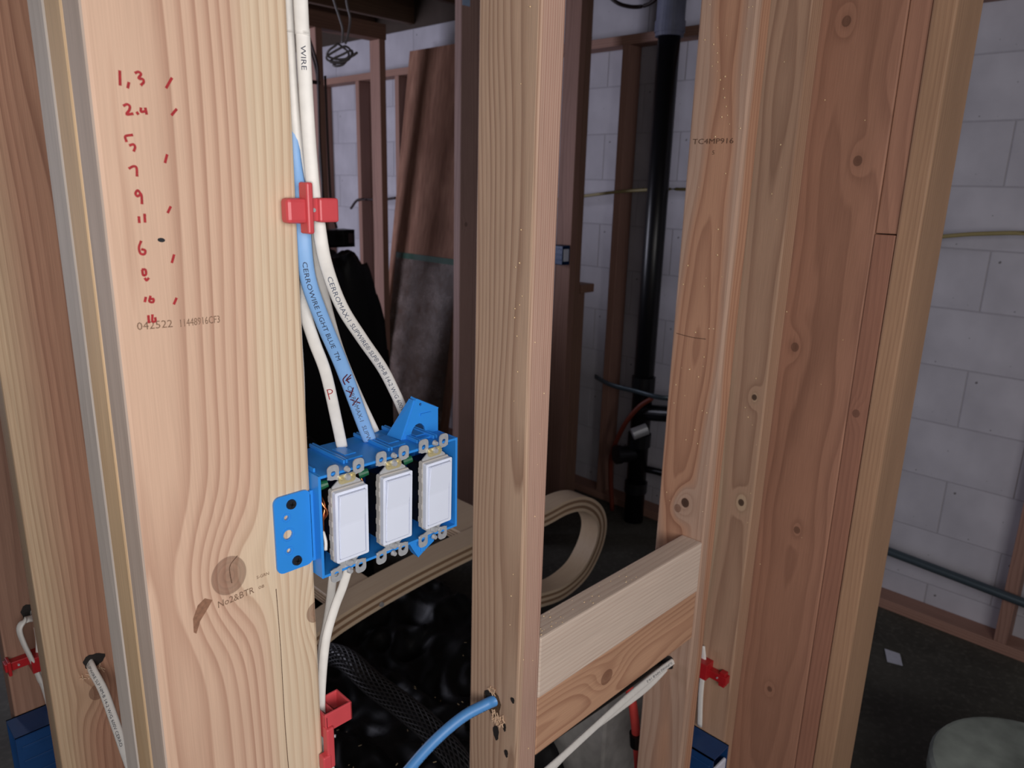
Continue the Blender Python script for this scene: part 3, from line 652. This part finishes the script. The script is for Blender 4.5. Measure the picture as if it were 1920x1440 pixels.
botA = [(0.0479, 0.012, 1.1595), (0.0400, 0.018, 1.1259), (0.0317, 0.022, 1.1017), (0.0198, 0.02, 1.0734), (0.0108, 0.016, 1.0326), (0.0075, 0.014, 0.9993), (0.0105, 0.014, 0.9478), (0.0178, 0.016, 0.9031), (.02, .02, .7), (.02, .03, .06)]
botB = [(0.0520, 0.046, 1.1595), (0.0423, 0.05, 1.0846), (0.0286, 0.045, 1.0456), (0.0150, 0.04, 1.0032), (.012, .04, .9), (.012, .045, .7), (.012, .05, .06)]
cable('cable', botA, .0044, .0026, 'white', 'white cable dropping from under the switch box, right strand', hint=(-.5, -.8, 0))
cable('cable', botB, .0044, .0026, 'white', 'white cable dropping from under the switch box, left strand behind', hint=(-.2, -.9, 0))
ob, frb = cable('cable', [(.300, .0393, .8587), (0.276, 0.0403, 0.8580), (0.2645, 0.048, 0.8523), (0.2347, 0.06, 0.8427), (0.1989, 0.07, 0.8236), (0.1642, 0.08, 0.7943), (0.13, 0.09, 0.7535), (.08, .10, .6), (.06, .11, .3), (.06, .12, .05)], .0072, .0072, 'bluecab2', 'thick round blue cable leaving the centre stud hole', power=2.0)
print_on(frb, 'TYPE NM-B SLIPWIRE CERROWIRE MADE IN USA', .035, .0034, .0072, .0072, 2.0, 'inkdk', ob, SG, .13, off=.0045)
u1 = [(0.7306, 0.034, 0.709), (0.6608, 0.034, 0.7121), (0.5697, 0.034, 0.7089), (0.4748, 0.034, 0.6995), (0.3894, 0.034, 0.6902), (.32, .036, .684), (.20, .05, .66), (.13, .06, .5), (.12, .06, .06)]
u2 = [(0.7306, 0.046, 0.700), (0.6496, 0.048, 0.6790), (0.566, 0.05, 0.6763), (0.4769, 0.047, 0.6818), (0.3975, 0.046, 0.6689), (.32, .048, .650), (.22, .06, .6), (.17, .07, .4), (.16, .07, .06)]
ub_ = [(0.7306, 0.060, 0.7003), (0.6376, 0.060, 0.7000), (0.5205, 0.060, 0.7045), (0.4178, 0.06, 0.7100), (.34, .06, .708), (.24, .08, .68), (.21, .09, .4), (.20, .09, .06)]
o1, fr1 = cable('cable', u1, .0052, .0028, 'white', 'white lettered cable under the blocks, front strand', hint=(-.1, -.8, .5))
print_on(fr1, 'SLIPWIRE NM-B 14-2', .040, .005, .0052, .0028, 2.5, 'inkdk', o1, SG, .075)
cable('cable', u2, .0052, .0028, 'white', 'white cable under the blocks, lower rear strand', hint=(-.1, -.8, .5))
cable('cable', ub_, .0085, .0060, 'black', 'black cable under the amber block behind the white ones', hint=(-.1, -.8, .5))
cable('water_pipe', [(.70, .13, .74), (0.7055, 0.13, 0.6295), (0.7174, 0.12, 0.5582), (0.7341, 0.115, 0.4666), (0.744, 0.11, 0.3755), (0.748, 0.11, 0.2755), (.75, .11, .0)], .0085, .0085, 'redpipe', 'red water pipe rising behind the knotty stud foot', power=2.0)[0]['category'] = 'pipe'
bm = bmesh.new(); bm_cyl(bm, (.7290, .1155, .495), (.7345, .1155, .465), .0135, n=16); bm_box(bm, .736, .75, .094, .106, .472, .49, .002)
tag(from_bm('pipe_clamp', bm, M['black']), 'black clamp round the red water pipe', 'clamp')
oS, frS = cable('cable', [(-.0937, .42, .905), (-.0937, .40, .904), (-0.0945, 0.385, 0.9003), (-0.0922, 0.36, 0.8852), (-0.0922, 0.33, 0.8604), (-0.0927, 0.3, 0.835), (-0.0924, 0.28, 0.816), (-.09, .25, .77), (-.08, .2, .6), (-.07, .2, .05)], .0058, .0029, 'white', 'white lettered cable leaving the brown stud at lower left', hint=(-.6, -.7, .3))
print_on(frS, 'SLIPWIRE SLP NM-B 14-2 W/G 600V CERRO', .022, .0052, .0058, .0029, 2.5, 'inkdk', oS, SG, .115)
oL, frL = cable('cable', [(-0.0954, 0.71, 0.8418), (-0.0982, 0.672, 0.8447), (-0.1121, 0.656, 0.8528), (-0.1213, 0.652, 0.8443), (-0.1187, 0.655, 0.8179), (-0.1097, 0.665, 0.776), (-0.1032, 0.672, 0.7367), (-0.0985, 0.672, 0.7106), (-.09, .66, .60)], .0052, .0027, 'white', 'white cable looped out of the far left stud hole', hint=(-.9, -.4, .1))
cable('cable', [(-0.090, 0.71, 0.8300), (-0.0945, 0.676, 0.8048), (-0.0975, 0.676, 0.7681), (-.093, .674, .71), (-.08, .67, .60)], .0052, .0027, 'white', 'white cable behind the loop on the far left stud', hint=(-.3, -.9, .1))

# holes and marks in the studs
def hole_disc(name, cx, cy_, cz, r, axis, mat, parent, ry=None):
    bm = bmesh.new(); n = 20; V = []
    for k in range(n):
        a = 2*math.pi*k/n; rr = r*(1+.10*math.sin(3*a+1)+.06*math.sin(7*a))
        u, v = rr*math.cos(a), (ry or r)/r*rr*math.sin(a)
        V.append((cx, cy_+u, cz+v) if axis == 'x' else (cx+u, cy_, cz+v))
    bm.free(); return raw(name, V, [tuple(range(n))], mat, parent)
hole_disc('drilled_hole', X1-.0004, .044, .8525, .0155, 'x', M['hole'], cst, .018)
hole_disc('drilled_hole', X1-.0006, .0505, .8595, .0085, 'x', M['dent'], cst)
for (y, z, r, rz_) in ((.0085, .877, .0035, .0042), (.0365, .812, .0055, .011), (.0215, .829, .0030, .006), (.017, .792, .0035, .0058)):
    hole_disc('hammer_mark', X1-.0005, y, z, r, 'x', M['dent'], cst, rz_)
bm = bmesh.new()
for k in range(34):
    y = random.uniform(.022, .044); z = .834+random.uniform(-.010, .006)+abs(y-.034)*.5
    L_ = random.uniform(.004, .009); a = random.uniform(-1, 1)*.7
    R_ = Matrix.Translation((X1-.0016, y, z)) @ Matrix.Rotation(a, 4, 'X') @ Matrix.Rotation(random.uniform(-.5, .5), 4, 'Y')
    bm_box(bm, -.0004, .0004, -.0005, .0005, -L_/2, L_/2, M=R_)
for k in range(12):
    R_ = Matrix.Translation((X1-.0014, .048+random.uniform(-.008, .006), .872+random.uniform(-.005, .003))) @ Matrix.Rotation(random.uniform(-1.2, 1.2), 4, 'X')
    bm_box(bm, -.0004, .0004, -.0004, .0004, -.003, .003, M=R_)
tag(from_bm('torn_fibres', bm, M['splint'], cst), None, None, kind='stuff')
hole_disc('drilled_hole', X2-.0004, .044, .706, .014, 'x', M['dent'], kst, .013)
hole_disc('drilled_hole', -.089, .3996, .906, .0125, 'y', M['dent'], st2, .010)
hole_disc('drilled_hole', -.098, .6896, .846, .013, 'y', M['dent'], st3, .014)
bm = bmesh.new()
for k in range(14):
    R_ = Matrix.Translation((-.092+random.uniform(-.012, .012), .3985, .897+random.uniform(-.012, .0))) @ Matrix.Rotation(random.uniform(-1.4, 1.4), 4, 'Y')
    bm_box(bm, -.0004, .0004, -.0006, .0006, -.004, .004, M=R_)
tag(from_bm('torn_fibres', bm, M['splint'], st2), None, None, kind='stuff')

# sap beads that catch the lamp
def beads(parent, pts, r):
    bm = bmesh.new()
    for p in pts: bmesh.ops.create_icosphere(bm, subdivisions=1, radius=r*random.uniform(.6, 1.3), matrix=Matrix.Translation(p))
    tag(from_bm('sap_beads', bm, M['sapm'], parent, smooth=True), None, None, kind='stuff')
G = random.gauss
# local positions are absolute: parents are at the boards' corners
beads(cst, [(X1, .013+abs(G(0, .006)), z) for z in (1.67, 1.60, 1.455, 1.42, 1.415, 1.385, 1.375, 1.37, 1.36, 1.34, 1.30, 1.265, 1.22, 1.05, 1.02, .98)]+[(X1+random.uniform(.006, .032), 0, random.uniform(.75, 1.45)) for _ in range(9)], .0009)
beads(kst, [(X2, random.uniform(.004, .08), random.uniform(1.0, 1.8)) for _ in range(46)]+[(X2, .06-.004*k+G(0, .002), 1.70-.012*k) for k in range(10)], .0011)
beads(ub, [(X1+.045+random.random()**2*.22, random.uniform(.004, .035), .951) for _ in range(46)], .0009)
beads(bst, [(.861, random.uniform(.004, .035), random.uniform(.9, 1.8)) for _ in range(12)], .0011)
beads(pc, [(.900, random.uniform(-.11, .0), random.uniform(.8, 1.8)) for _ in range(8)], .0010)

# ------------------------------------------------------------------ red cable staples
def staple(name, loc, label, bm_parts, nail=None, mat='red'):
    r = empty(name, loc, label, 'cable staple', 'red cable staples')
    bm = bmesh.new()
    for b_ in bm_parts: bm_box(bm, *b_[:6], b_[6] if len(b_) > 6 else .0012, 2)
    from_bm('body', bm, M[mat], r)
    if nail:
        bm = bmesh.new(); bm_cyl(bm, nail[0], nail[1], .0016, n=10); from_bm('nail', bm, M['steel'], r)
    return r
staple('cable_staple', (0, 0, 1.46), 'red plastic staple clamping the white cables to the peach board', [(-.0165, .0010, -.0150, -.0030, 1.4675, 1.4865, .003), (-.0010, .0045, -.0175, -.0045, 1.4595, 1.4985, .0015),
        (.0030, .0120, -.0110, -.0050, 1.4690, 1.4865, .0006), (.0115, .0290, -.0140, -.0050, 1.4680, 1.4868, .0018), (.0005, .0030, -.0050, .0200, 1.4690, 1.4850, .0008), (.0265, .0290, -.0050, .0180, 1.4690, 1.4850, .0008)],
       ((.0075, -.011, 1.4775), (.0075, -.0125, 1.4775)))
staple('cable_staple', (0, 0, .955), 'red plastic staple with open square loop on the lower peach board edge', [(.0005, .0035, -.006, .020, .985, 1.012), (.0005, .030, -.006, -.0035, .994, 1.014, .001), (.0275, .030, -.006, .020, .994, 1.014, .001),
        (.0005, .030, .018, .0205, .994, 1.014, .001), (.012, .0135, -.005, .019, .996, 1.010, .0003), (-.0005, .0075, -.0095, -.0010, .955, 1.000, .0015), (-.0060, .0030, -.0105, -.0015, .956, .972, .0015)], ((.0095, -.004, .985), (.0110, -.0055, .985)))
staple('cable_staple', (-.11, .67, .75), 'dark red staple holding the looped cable at far left', [(-.1435, -.098, .676, .6895, .766, .780, .001), (-.112, -.090, .660, .690, .757, .783, .001), (-.1405, -.136, .670, .6895, .761, .785, .001)], ((-.126, .6765, .773), (-.126, .674, .773)), 'reddk')
staple('cable_staple', (.85, .03, .60), 'dark red staple on the tan stud right of the knotty stud', [(.846, .8605, .004, .066, .600, .616, .001), (.835, .8605, .040, .066, .597, .630, .001), (.848, .8605, .008, .020, .592, .622, .001)], ((.846, .022, .609), (.844, .022, .609)), 'reddk')
cable('cable', [(.852, .062, .655), (.852, .056, .62), (.852, .055, .55), (.852, .05, .48)], .005, .0027, 'white', 'short white cable between red staple and blue box on tan stud', hint=(-1, 0, 0))

# ------------------------------------------------------------------ other device boxes
def nailbox(x0, x1, y0, y1, z0, z1, label, open_ax, mat='bluedk'):
    r = empty('device_box', ((x0+x1)/2, (y0+y1)/2, z0), label, 'device box')
    t = .0025; bm = bmesh.new()
    bm_box(bm, x0, x1, y0, y1, z0, z0+t); bm_box(bm, x0, x1, y0, y1, z1-t, z1)
    if open_ax == '-x':
        bm_box(bm, x0, x1, y0, y0+t, z0, z1); bm_box(bm, x0, x1, y1-t, y1, z0, z1); bm_box(bm, x1-t, x1, y0, y1, z0, z1)
    else:
        bm_box(bm, x0, x0+t, y0, y1, z0, z1); bm_box(bm, x1-t, x1, y0, y1, z0, z1); bm_box(bm, x0, x1, y1-t, y1, z0, z1)
    from_bm('shell', bm, M[mat], r)
    for k in range(3):
        bm = bmesh.new(); z = z0+(z1-z0)*(.22+.27*k)
        if open_ax == '-x': bm_box(bm, x0+.006, x1, y0-.002, y0, z, z+.006, .0008)
        else: bm_box(bm, x0-.002, x0, y0+.006, y1, z, z+.006, .0008)
        from_bm('side_rib', bm, M[mat], r)
    return r
nailbox(-.152, -.075, .632, .6885, .585, .679, 'navy blue device box at the lower left corner behind brown stud', '-x')
nb = nailbox(.803, .8605, -.010, .070, .375, .468, 'navy blue device box low on the tan stud', '-y')
bm = bmesh.new(); bm_box(bm, .812, .852, -.0125, -.006, .385, .445, .002); o = from_bm('mounting_plate', bm, M['paper'], nb); o['label'] = 'white plate in the box mouth'
nb = nailbox(1.72, 1.905, 2.80, 2.8985, 1.17, 1.258, 'dark two-gang box on the far partition stud', '-y', 'black')
bm = bmesh.new(); bm_box(bm, 1.7165, 1.7198, 2.82, 2.89, 1.175, 1.253, .001); o = from_bm('nailing_plate', bm, M['blue'], nb); o['label'] = 'blue side plate'
bm = bmesh.new(); bm_box(bm, 1.865, 1.893, 2.795, 2.80, 1.19, 1.24, .001); o = from_bm('cover', bm, M['wiredk'], nb)
nb = nailbox(2.20, 2.2503, 1.625, 1.685, 1.165, 1.25, 'small dark outlet box on the reddish stud right of the centre stud', '-y', 'bluedk')
bm = bmesh.new(); bm_box(bm, 2.208, 2.242, 1.621, 1.627, 1.18, 1.235, .002); o = from_bm('outlet_face', bm, M['whitep'], nb); o['label'] = 'pale outlet face'
# ------------------------------------------------------------------ bentwood chair frame behind the wall
ch = empty('bentwood_chair', (.75, .80, 0), 'bentwood chair frame with curved laminated arm behind the switch box', 'chair')
def bent_strip(name, prof, y0, y1, th, layers=5):
    """laminated strip: profile in XZ, width along Y, one slightly proud layer after another"""
    path = catmull([(x, 0, z) for x, z in prof], 8)
    for L in range(layers):
        o0 = -th/2+th*L/layers; o1 = o0+th/layers
        ins = .0 if L % 2 == 0 else .0012
        bm = bmesh.new(); rings = []
        for k, p in enumerate(path):
            T = (path[min(k+1, len(path)-1)]-path[max(k-1, 0)]).normalized(); N = Vector((-T.z, 0, T.x))
            rings.append([bm.verts.new((p.x+N.x*o, y, p.z+N.z*o)) for o, y in ((o0, y0+ins), (o1, y0+ins), (o1, y1-ins), (o0, y1-ins))])
        for a, b in zip(rings, rings[1:]):
            for k in range(4): bm.faces.new((a[k], a[(k+1) % 4], b[(k+1) % 4], b[k]))
        bm.faces.new(rings[0]); bm.faces.new(rings[-1][::-1])
        o = from_bm(name, bm, M['lam'] if L % 2 == 0 else M['lamdark'], ch)
arm = [(.22, .44), (.32, .485), (.43, .512), (.49, .530), (.60, .548), (.74, .562), (.89, .570), (1.05, .572), (1.18, .572), (1.28, .578), (1.36, .562), (1.425, .515), (1.452, .455), (1.435, .385), (1.375, .320), (1.28, .295), (1.18, .307), (1.08, .335), (1.0, .37)]
bent_strip('arm_layer', arm, .76, .828, .046)
def rail(name, x0, x1, y0, y1, z0, z1):
    bm = bmesh.new(); n = 4
    bm_box(bm, x0, x1, y0, y1, z0, z1, .002, 1); from_bm(name, bm, M['lam'], ch)
    for k in range(3):
        bm = bmesh.new(); z = z0+(z1-z0)*(k+1)/4; bm_box(bm, x0-.0006, x1+.0006, y0+.001, y1, z-.0012, z+.0012); from_bm('glue_line', bm, M['lamdark'], ch)
rail('cross_rail', .505, .625, .829, 1.27, .528, .560)
rail('cross_rail', .93, 1.075, .829, 1.27, .545, .577)
for (x, y, zt) in ((.25, .794, .44), (1.09, .794, .305), (.56, 1.24, .527)):
    bm = bmesh.new(); bm_box(bm, x-.03, x+.03, y-.02, y+.02, .0, zt, .004, 2); from_bm('leg', bm, M['lam'], ch)
for (x, z) in ((.60, .535),):
    bm = bmesh.new(); bm_cyl(bm, (x, .7595, z), (x, .7555, z), .0065, .005, 16); bm_box(bm, x-.004, x+.004, .755, .7558, z-.0006, z+.0006); s_ = from_bm('bolt', bm, M['steel'], ch)

# ------------------------------------------------------------------ black bags, mesh sleeve, sawdust
def mound(name, x0, x1, y0, y1, h, seed, label, nx=80, ny=70, wr=.03, hfun=None, cat='bag', mask=None):
    V, F = [], []
    for j in range(ny+1):
        for i in range(nx+1):
            u, v = i/nx, j/ny; x = x0+(x1-x0)*u; y = y0+(y1-y0)*v
            e = min(u, 1-u, v, 1-v); s = min(1, e/.14); s = math.sqrt(max(0, 1-(1-s)**2))
            p = Vector((x*5+seed, y*5, seed)); q = Vector((x*14+seed, y*14, 2.3*seed))
            r = (1-abs(mnoise.noise(p))*2)*.6+(1-abs(mnoise.noise(q))*2)*.4
            H = h if hfun is None else hfun(x, y)
            s *= 1 if mask is None else mask(x, y)
            z = s*(H+wr*(r-.5)*2+.04*mnoise.noise(Vector((x*2.2, y*2.2, seed))))
            V.append((x, y, max(0.0, z)))
    for j in range(ny):
        for i in range(nx):
            a = j*(nx+1)+i; F.append((a, a+1, a+nx+2, a+nx+1))
    o = raw(name, V, F, M['bag'], None, True); tag(o, label, cat); return o
bagfun = lambda x, y: .34+.06*math.sin(x*3)+.04*y
nearbag = mound('plastic_bag', .28, 1.03, .20, 1.20, .36, 3.1, 'crumpled black plastic bag under the bentwood chair', hfun=lambda x, y: .36+.03*math.sin(5*x+2*y), mask=lambda x, y: 1-min(1, max(0, (x-.72)/.10))*min(1, max(0, (.60-y)/.09)))
farbag = mound('plastic_bag', 1.05, 1.77, 2.28, 2.86, 1.0, 8.4, 'tall black bag pile beside the leaning plywood', 60, 60, .06, hfun=lambda x, y: 1.07+.05*math.sin(x*9)+.12*(x-1.4))
mound('plastic_bag', .62, 1.10, 1.50, 2.10, .42, 5.7, 'low black bag heap farther back behind the switch box', 50, 40, .05, hfun=lambda x, y: .55)
# mesh sleeve: a dark tube with a knitted net of threads round it
hp = [(.50, .86, .40), (.505, .77, .425), (.497, .65, .43), (.505, .545, .425), (.504, .44, .42), (.495, .345, .395), (.47, .26, .32)]
sl = empty('mesh_sleeve', (.5, .6, .39), 'black netted sleeve lying across the crumpled black bag', 'sleeve')
hfr = frames(catmull(hp, 14), (0, 0, 1)); bm = bmesh.new(); sweep(bm, hfr, .0235, .0235, 16, 2.0); from_bm('core', bm, M['black'], sl, smooth=True)
bm = bmesh.new(); nt = 18; steps = len(hfr)
for d in (1, -1):
    for k in range(nt):
        ring0 = None
        for j in range(0, steps):
            p, T_, N, B = hfr[j]; a = 2*math.pi*(k/nt+d*j/60.0)
            c = p+(B*math.cos(a)+N*math.sin(a))*.0248; tn = (N*math.cos(a)-B*math.sin(a))
            ring = [bm.verts.new(c+tn*.0016), bm.verts.new(c+(c-p).normalized()*.0012), bm.verts.new(c-tn*.0016)]
            if ring0:
                for q in (0, 1): bm.faces.new((ring0[q], ring0[q+1], ring[q+1], ring[q]))
            ring0 = ring
tag(from_bm('net', bm, M['mesh'], sl), None, None, kind='stuff')
# sawdust flakes on the bag
bm = bmesh.new(); me_ = nearbag.data
for k in range(300):
    v = random.choice(me_.vertices).co
    if v.z < .15: continue
    if v.y > .70: continue
    L_ = random.uniform(.001, .0035); R_ = Matrix.Translation((v.x+random.uniform(-.006, .006), v.y+random.uniform(-.006, .006), v.z+.0022)) @ Matrix.Rotation(random.uniform(0, 6.3), 4, 'Z') @ Matrix.Rotation(random.uniform(-.5, .5), 4, 'X')
    bm_box(bm, -L_, L_, -.0007, .0007, -.0002, .0002, M=R_)
tag(from_bm('sawdust', bm, M['dust']), 'pale sawdust flakes scattered on the crumpled black bag', 'sawdust', kind='stuff')
bm = bmesh.new()
for k in range(0): bm_box(bm, -.012+.004*k, .010, -.002, .002, 0, .0008, M=Matrix.Translation((.555, .66, .405+.003*k)) @ Matrix.Rotation(.5+.5*k, 4, 'Z') @ Matrix.Rotation(.4, 4, 'Y'))

# ------------------------------------------------------------------ leaning plywood and glass
def lean_sheet(name, y0, y1, ztop, xtop, xbot, th, mat, zb=0.0, off=0., bev=.001):
    d = Vector((xtop-xbot, 0, ztop-zb)); n = Vector((-d.z, 0, d.x)).normalized()
    bm = bmesh.new(); base = Vector((xbot, 0, zb))+n*off
    vs = [bm.verts.new(base+Vector((0, y, 0))+d*t+n*w_) for w_ in (0, th) for y, t in ((y0, 0), (y1, 0), (y1, 1), (y0, 1))]
    for f in ((0, 1, 2, 3), (7, 6, 5, 4), (0, 4, 5, 1), (1, 5, 6, 2), (2, 6, 7, 3), (3, 7, 4, 0)): bm.faces.new([vs[k] for k in f])
    return from_bm(name, bm, mat)
ply = lean_sheet('plywood_sheet', 2.35, 2.99, 2.199, 2.44, 2.137, .018, M['plywood'])
tag(ply, 'brown plywood sheet leaning on the white block wall', 'plywood')
# the glass pane leans flat on the plywood
gr = empty('glass_pane', (2.1, 2.4, 0), 'dusty greenish glass pane leaning against the plywood sheet', 'glass')
kx = (2.44-2.137)/2.199
g = lean_sheet('pane', 2.395, 2.93, 1.115, 2.137+kx*1.115, 2.137, .006, M['glass'], off=.0195); g.parent = gr; g.matrix_parent_inverse = Matrix.Translation(-gr.location)
g = lean_sheet('green_edge', 2.395, 2.93, 1.116, 2.137+kx*1.116, 2.137+kx*1.085, .0062, M['glassedge'], zb=1.085, off=.0194); g.parent = gr; g.matrix_parent_inverse = Matrix.Translation(-gr.location); g['label'] = 'green glass top edge'

# ------------------------------------------------------------------ plumbing at the back
PX, PY = 2.385, 1.275
dp = empty('drain_pipe', (PX, PY, 0), 'black vertical drain pipe in front of the white block wall', 'pipe')
bm = bmesh.new(); bm_cyl(bm, (PX, PY, 0), (PX, PY, 2.37), .0445, n=32); from_bm('pipe', bm, M['abs'], dp, smooth=False)
for p_ in dp.children[0].data.polygons: p_.use_smooth = len(p_.vertices) == 4
for z, h in ((.66, .07), (.40, .06), (.17, .05)):
    bm = bmesh.new(); bm_cyl(bm, (PX, PY, z-h/2), (PX, PY, z+h/2), .052, n=32); from_bm('coupling', bm, M['abs'], dp)
bm = bmesh.new(); bm_cyl(bm, (PX, PY, .335), (PX-.085, PY+.045, .335), .038, n=24); bm_cyl(bm, (PX-.08, PY+.042, .335), (PX-.1, PY+.052, .335), .043, n=24); from_bm('cleanout', bm, M['abs'], dp)
bm = bmesh.new(); bm_cyl(bm, (PX, PY, .53), (PX-.02, PY-.26, .58), .036, n=24); from_bm('branch', bm, M['abs'], dp)
bm = bmesh.new(); bm_cyl(bm, (PX-.05, PY-.07, .48), (PX-.10, PY-.03, .455), .026, n=20); o = from_bm('trap_end', bm, M['steel'], dp); o['label'] = 'silver pipe end'
bm = bmesh.new(); bm_cyl(bm, (PX, PY, 2.085), (PX, PY, 2.369), .056, n=28); bm_cyl(bm, (PX, PY, 2.10), (PX, PY, 2.14), .060, n=28)
o = from_bm('wrap', bm, M['tape'], dp); o['label'] = 'grey blue wrapping at the top'
o, _ = tube('pipe_strap', [(2.40, 1.56, .637), (2.335, 1.42, .637), (2.33, 1.28, .637), (2.34, 1.14, .635), (2.45, 1.05, .635)], .011, .003, M['galv'], (-1, 0, 0), n=8); tag(o, 'grey metal strap holding the drain pipe to the wall framing', 'strap')
o, _ = tube('hose', [(2.34, 1.1942, 0.6214), (2.325, 1.2507, 0.5695), (2.325, 1.32, 0.47), (2.36, 1.40, 0.3168), (2.38, 1.4198, 0.207), (2.4, 1.41, 0.0)], .011, None, M['redhose']); tag(o, 'red brown hose curving beside the drain pipe', 'hose')
o, _ = tube('floor_pipe', [(2.40, 1.25, .262), (2.40, 1.15, .270), (2.40, .9, .272), (2.44, .8, .272)], .016, None, M['abs']); tag(o, 'thin black pipe crossing low behind the knotty stud', 'pipe')
o, _ = tube('conduit', [(2.43, .62, .262), (2.43, .3, .250), (2.43, 0, .236), (2.43, -.5, .212), (2.43, -1.2, .19)], .0155, None, M['galv'], n=14); tag(o, 'dark grey conduit running low along the white wall at right', 'conduit')
o, _ = tube('cable', [(2.447, 1.95, 1.437), (2.447, 1.8422, 1.4474), (2.447, 1.6811, 1.4666), (2.447, 1.4721, 1.4905), (2.447, 1.1885, 1.5035), (2.447, .9, 1.48), (2.447, .6, 1.42), (2.447, 0.321, 1.3539), (2.447, 0.19, 1.3767), (2.447, 0.08, 1.3919), (2.447, -0.08, 1.3999), (2.447, -.4, 1.38)], .007, None, M['yel'], n=10); tag(o, 'yellowish cable strung level along the white block wall', 'cable')
o, _ = tube('cable', [(2.452, 3.66, 1.33), (2.452, 3.58, 1.385), (2.452, 3.45, 1.393), (2.452, 3.30, 1.398), (2.452, 3.18, 1.41)], .008, None, M['wiredk'], n=10); tag(o, 'dark wire strung between the far furring studs', 'cable')

# hanging wire coil and thin cables on the far partition stud
cz = empty('wire_coil', (1.47, 2.2, 2.0), 'tangled grey wire coil hanging from the joists', 'wire')
for k, pth in enumerate(([(1.40, 2.2, 2.37), (1.4378, 2.2, 2.1987), (1.4645, 2.2, 2.1261), (1.4797, 2.2, 2.0803), (1.4754, 2.2, 2.031)], [(1.49, 2.2, 2.37), (1.501, 2.2, 2.1897), (1.5159, 2.2, 2.1247), (1.501, 2.2, 2.0542), (1.4901, 2.2, 2.0291)])):
    tube('strand', pth, .0045, None, M['wire'], parent=cz, n=8)
for k in range(4):
    c0 = Vector((1.46+.018*k, 2.2+.01*k, 1.995-.006*k)); r_ = .045+.006*(k % 2)
    pth = [c0+Vector((r_*math.cos(a)*(1+.2*math.sin(2*a+k)), .02*math.sin(a*2+k), .62*r_*math.sin(a+.5*k))) for a in [j*math.pi/5 for j in range(11)]]
    tube('loop', pth, .0045, None, M['wire'], parent=cz, n=8)
for pth, lab in (([(1.69, 2.87, 2.21), (1.741, 2.875, 2.0879), (1.772, 2.885, 1.9724), (1.775, 2.889, 1.7261), (1.7652, 2.88, 1.5986), (1.780, 2.889, 1.4442), (1.7839, 2.88, 1.262)], 'thin dark cable on the far partition stud, right one'), ([(1.7, 2.86, 2.21), (1.7541, 2.86, 2.0649), (1.769, 2.87, 1.9716), (1.7577, 2.86, 1.6992), (1.768, 2.87, 1.4962), (1.755, 2.86, 1.262)], 'thin dark cable on the far partition stud, left one'),
                 ([(1.822, 2.893, 2.0), (1.824, 2.893, 1.6), (1.83, 2.89, 1.36), (1.85, 2.88, 1.262)], 'thin dark cable on the right side of the far partition stud')):
    o, _ = tube('cable', pth, .006, None, M['wiredk'], n=8); tag(o, lab, 'cable')
bm = bmesh.new(); bm_box(bm, 1.735, 1.79, 2.884, 2.8995, 1.955, 1.972, .002); tag(from_bm('cable_staple', bm, M['wiredk']), 'dark small staple on the far partition stud', 'cable staple', 'red cable staples')
o, _ = tube('cable', [(2.452, 1.72, 2.37), (2.452, 1.6166, 2.2756), (2.452, 1.53, 2.2393), (2.452, 1.4485, 2.2326), (2.452, 1.393, 2.2549), (2.452, 1.36, 2.30)], .008, None, M['wiredk'], n=8); tag(o, 'dark drooping cable at the top left of the drain pipe', 'cable')

# ------------------------------------------------------------------ floor clutter
bm = bmesh.new(); cxb, cyb = 1.29, -.46
def lathe(prof, n=48):
    rings = [[bm.verts.new((cxb+r*math.cos(2*math.pi*k/n), cyb+r*math.sin(2*math.pi*k/n), z)) for k in range(n)] for r, z in prof]
    for a, b in zip(rings, rings[1:]):
        for k in range(n): bm.faces.new((a[k], a[(k+1) % n], b[(k+1) % n], b[k]))
    bm.faces.new(rings[0][::-1]); bm.faces.new(rings[-1])
bk = empty('drum', (cxb, cyb, 0), 'round grey drum with dusty top on the floor at lower right', 'drum')
lathe([(.176, 0), (.185, .30), (.187, .336)]); from_bm('body', bm, M['lid'], bk)
bm = bmesh.new(); lathe([(.192, .337), (.2, .36), (.2, .39), (.194, .40), (.188, .401), (.10, .402)]); from_bm('lid', bm, M['lid'], bk)
bm = bmesh.new(); V = [(-.035, -.02, .002), (.03, -.026, .006), (.04, .018, .010), (-.028, .024, .003)]
pp = raw('paper_scrap', [(2.157+x*.8-y*.5, .047+x*.5+y*.9, z) for x, y, z in V]+[(2.157+x*.8-y*.5, .047+x*.5+y*.9, z-.002) for x, y, z in V], [(0, 1, 2, 3), (7, 6, 5, 4), (0, 4, 5, 1), (1, 5, 6, 2), (2, 6, 7, 3), (3, 7, 4, 0)], M['paper']); tag(pp, 'scrap of white paper on the dark floor at right', 'paper')
bm.free()
bm = bmesh.new(); bm_box(bm, .86, 1.07, .28, .48, 0, .405, .006, 2); tag(from_bm('grey_block', bm, M['grayblk']), 'grey concrete block standing behind the amber block', 'block')
